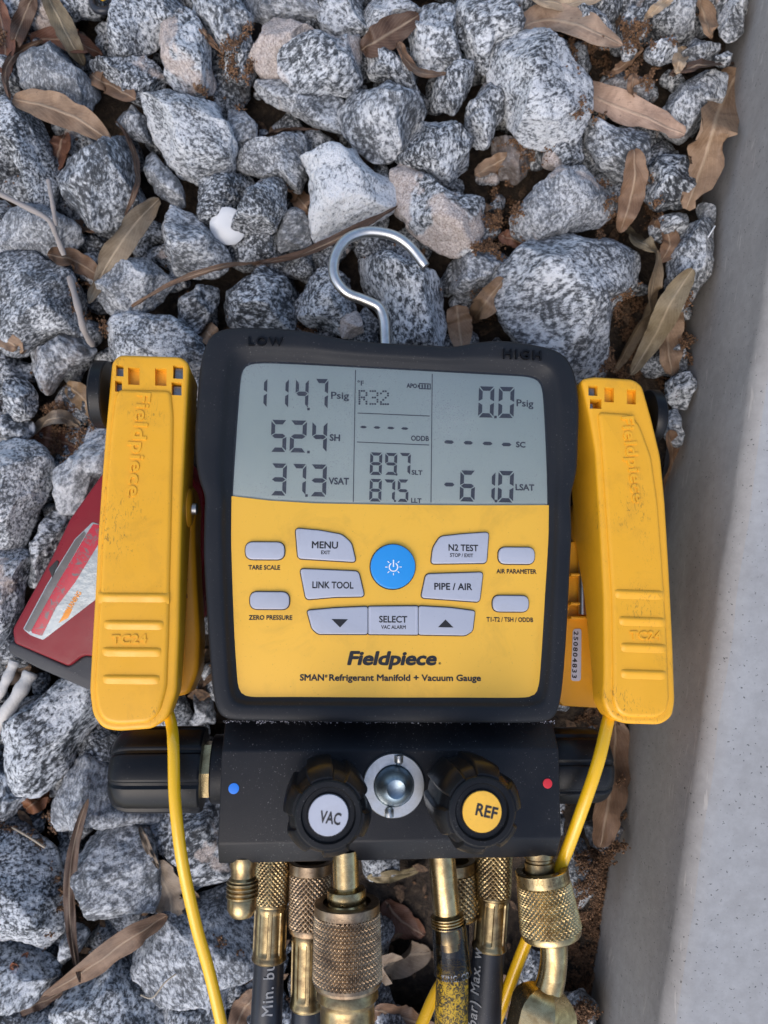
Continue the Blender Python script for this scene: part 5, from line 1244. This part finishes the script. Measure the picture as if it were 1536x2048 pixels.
v, f = tube_vf([G(1165,1115,-.031), G(1165,1170,-.031), G(1165,1229,-.031)], .0022, 16); obj('spring_rod', mesh('spring_rod', v, f, M['steel']), rj)
st = slab('serial_strip', [(1146,1258),(1163,1257),(1162,1362),(1142,1362)], -.0356, -.0362, M['strip'], rj, .0018, .0001)
text('serial_print', '250804833', (1148,1262), (1144,1356), 9, -.0355, M['ink'], rj, .02, spacing=1.3)
v, f = lathe_vf(G(1166, 1052, -.037), -GU, [(0, .0135), (.004, .0135), (.0055, .0120), (.0062, .007), (.0062, 0)], 40); obj('hinge_boss', mesh('hinge_boss', v, f, M['clamp_in']), cr)
v, f = lathe_vf(G(1292, 834, -.014), GU, [(0, .0145), (.0006, .0150), (.0050, .0150), (.0060, .0140), (.0064, .010), (.0064, 0)], 56); obj('pad_disc', mesh('pad_disc', v, f, M['knob']), cr)
kc = crom([G(1226, 1400, -.012), G(1214, 1450, -.006), G(1196, 1525, -.001), G(1163, 1622, -.005), G(1122, 1730, -.018), G(1052, 1885, -.034), G(975, 2090, -.046)], 10)
v, f = tube_vf(kc, .0031, 20); obj('cable', mesh('cable', v, f, M['cable']), cr)
P = crom([G(910,1930,-.058), G(872,1985,-.058), G(835,2070,-.056)], 8)
v, f = tube_vf(P, .0031, 16); obj('yellow_cable', mesh('yellow_cable', v, f, M['cable']), None, 'short bit of yellow cable showing left of the stained yellow hose', 'cable')

# ---------------------------------------------------------------- red power tool under the left clamp
tl = thing('red_tool', W(210, 1200, 0), 'worn red and black plastic tool body under the left yellow clamp', 'tool')
tp = lambda pts, z: [(W(x, y, z).x, W(x, y, z).y) for x, y in pts]
wf = lambda a, b_, h: Vector((a, b_, h))
ZT = .038
def wslab(name, pts, z1, z0, mat, parent, rc=.002, r=.001):
    v, f = prism(rpoly(tp(pts, z1), rc, 5), z1, z0, r, 4, wf); return obj(name, mesh(name, v, f, mat), parent)
bd = wslab('red_housing', [(24,1258),(82,1152),(101,1117),(139,1037),(202,949),(255,905),(340,905),(408,980),(411,1110),(395,1230),(330,1330),(170,1312),(160,1316),(137,1334),(90,1314),(27,1287)], ZT, .004, M['red'], tl, .002, .0018)
wslab('black_base', [(14,1292),(22,1282),(90,1312),(137,1333),(170,1310),(330,1330),(340,1380),(250,1400),(175,1380),(77,1338),(17,1307)], ZT-.003, .002, M['toolblack'], tl, .002, .0015)
wslab('side_clip', [(97,1137),(113,1120),(118,1124),(105,1158)], ZT+.0004, ZT-.004, M['gasket'], bd, .0006, .0003)
v, f = lathe_vf(W(178, 1359, .030), Vector((-.2, -1, .2)), [(0, .0026), (.004, .0026), (.004, .0016), (.001, .0016)], 24); obj('lug', mesh('lug', v, f, M['red']), tl)
def sticker_mat():
    m, N, L, P = new_mat('worn_sticker'); co = geo(N)
    mp = N.new('ShaderNodeMapping'); mp.inputs['Rotation'].default_value = (0, 0, math.radians(-32)); L.new(co, mp.inputs[0])
    s = nz(N, L, co, 180, 5, 0.7, 1.0)
    c = ramp(N, L, s, [(0.38, (0.13, 0.12, 0.12)), (0.5, (0.40, 0.02, 0.035)), (0.7, (0.46, 0.03, 0.045))])
    L.new(c, P.inputs['Base Color']); P.inputs['Roughness'].default_value = 0.25; return m
M['sticker_red'] = sticker_mat()
M['silver'] = plastic('sticker_silver', (0.33, 0.38, 0.39), 0.2, 0.55, (0.05, 0.06, 0.06), 0.12, 0.8, bsc=300, dist=0.0007)
M['stickgrey'] = plastic('sticker_dark', (0.10, 0.095, 0.09), 0.4, 0.5, (0.3, 0.29, 0.28), 0)
M['orange'] = plastic('sticker_orange', (0.75, 0.28, 0.03), 0.35, 0.15, (0.2, 0.1, 0.03), 0)
sk = wslab('sticker', [(46,1258),(93,1170),(150,1078),(185,1044),(230,1060),(230,1175),(190,1200),(86,1280),(60,1270)], ZT+.0003, ZT-.001, M['silver'], tl, .001, .0001)
wslab('dark_band', [(48,1258),(95,1170),(150,1080),(168,1062),(172,1068),(110,1175),(62,1262),(57,1264)], ZT+.0004, ZT, M['stickgrey'], sk, .0003, .00005)
wslab('red_band', [(62,1262),(110,1175),(173,1068),(186,1048),(205,1050),(205,1075),(150,1165),(112,1215),(84,1272),(64,1266)], ZT+.0004, ZT, M['sticker_red'], sk, .0003, .00005)
wslab('orange_flash', [(117,1246),(134,1217),(145,1218),(136,1236)], ZT+.00045, ZT, M['orange'], sk, .0003, .00005)
A, B = W(134, 1232, ZT+.0005), W(163, 1186, ZT+.0005); e1 = B-A; wd = e1.length; e1.normalize()
v, f = text_fit('WARNING', A, e1, Vector((0, 0, 1)).cross(e1), Vector((0, 0, 1)), wd, .0026, .02); obj('warning_print', mesh('warning_print', v, f, M['orange'], 0), sk)
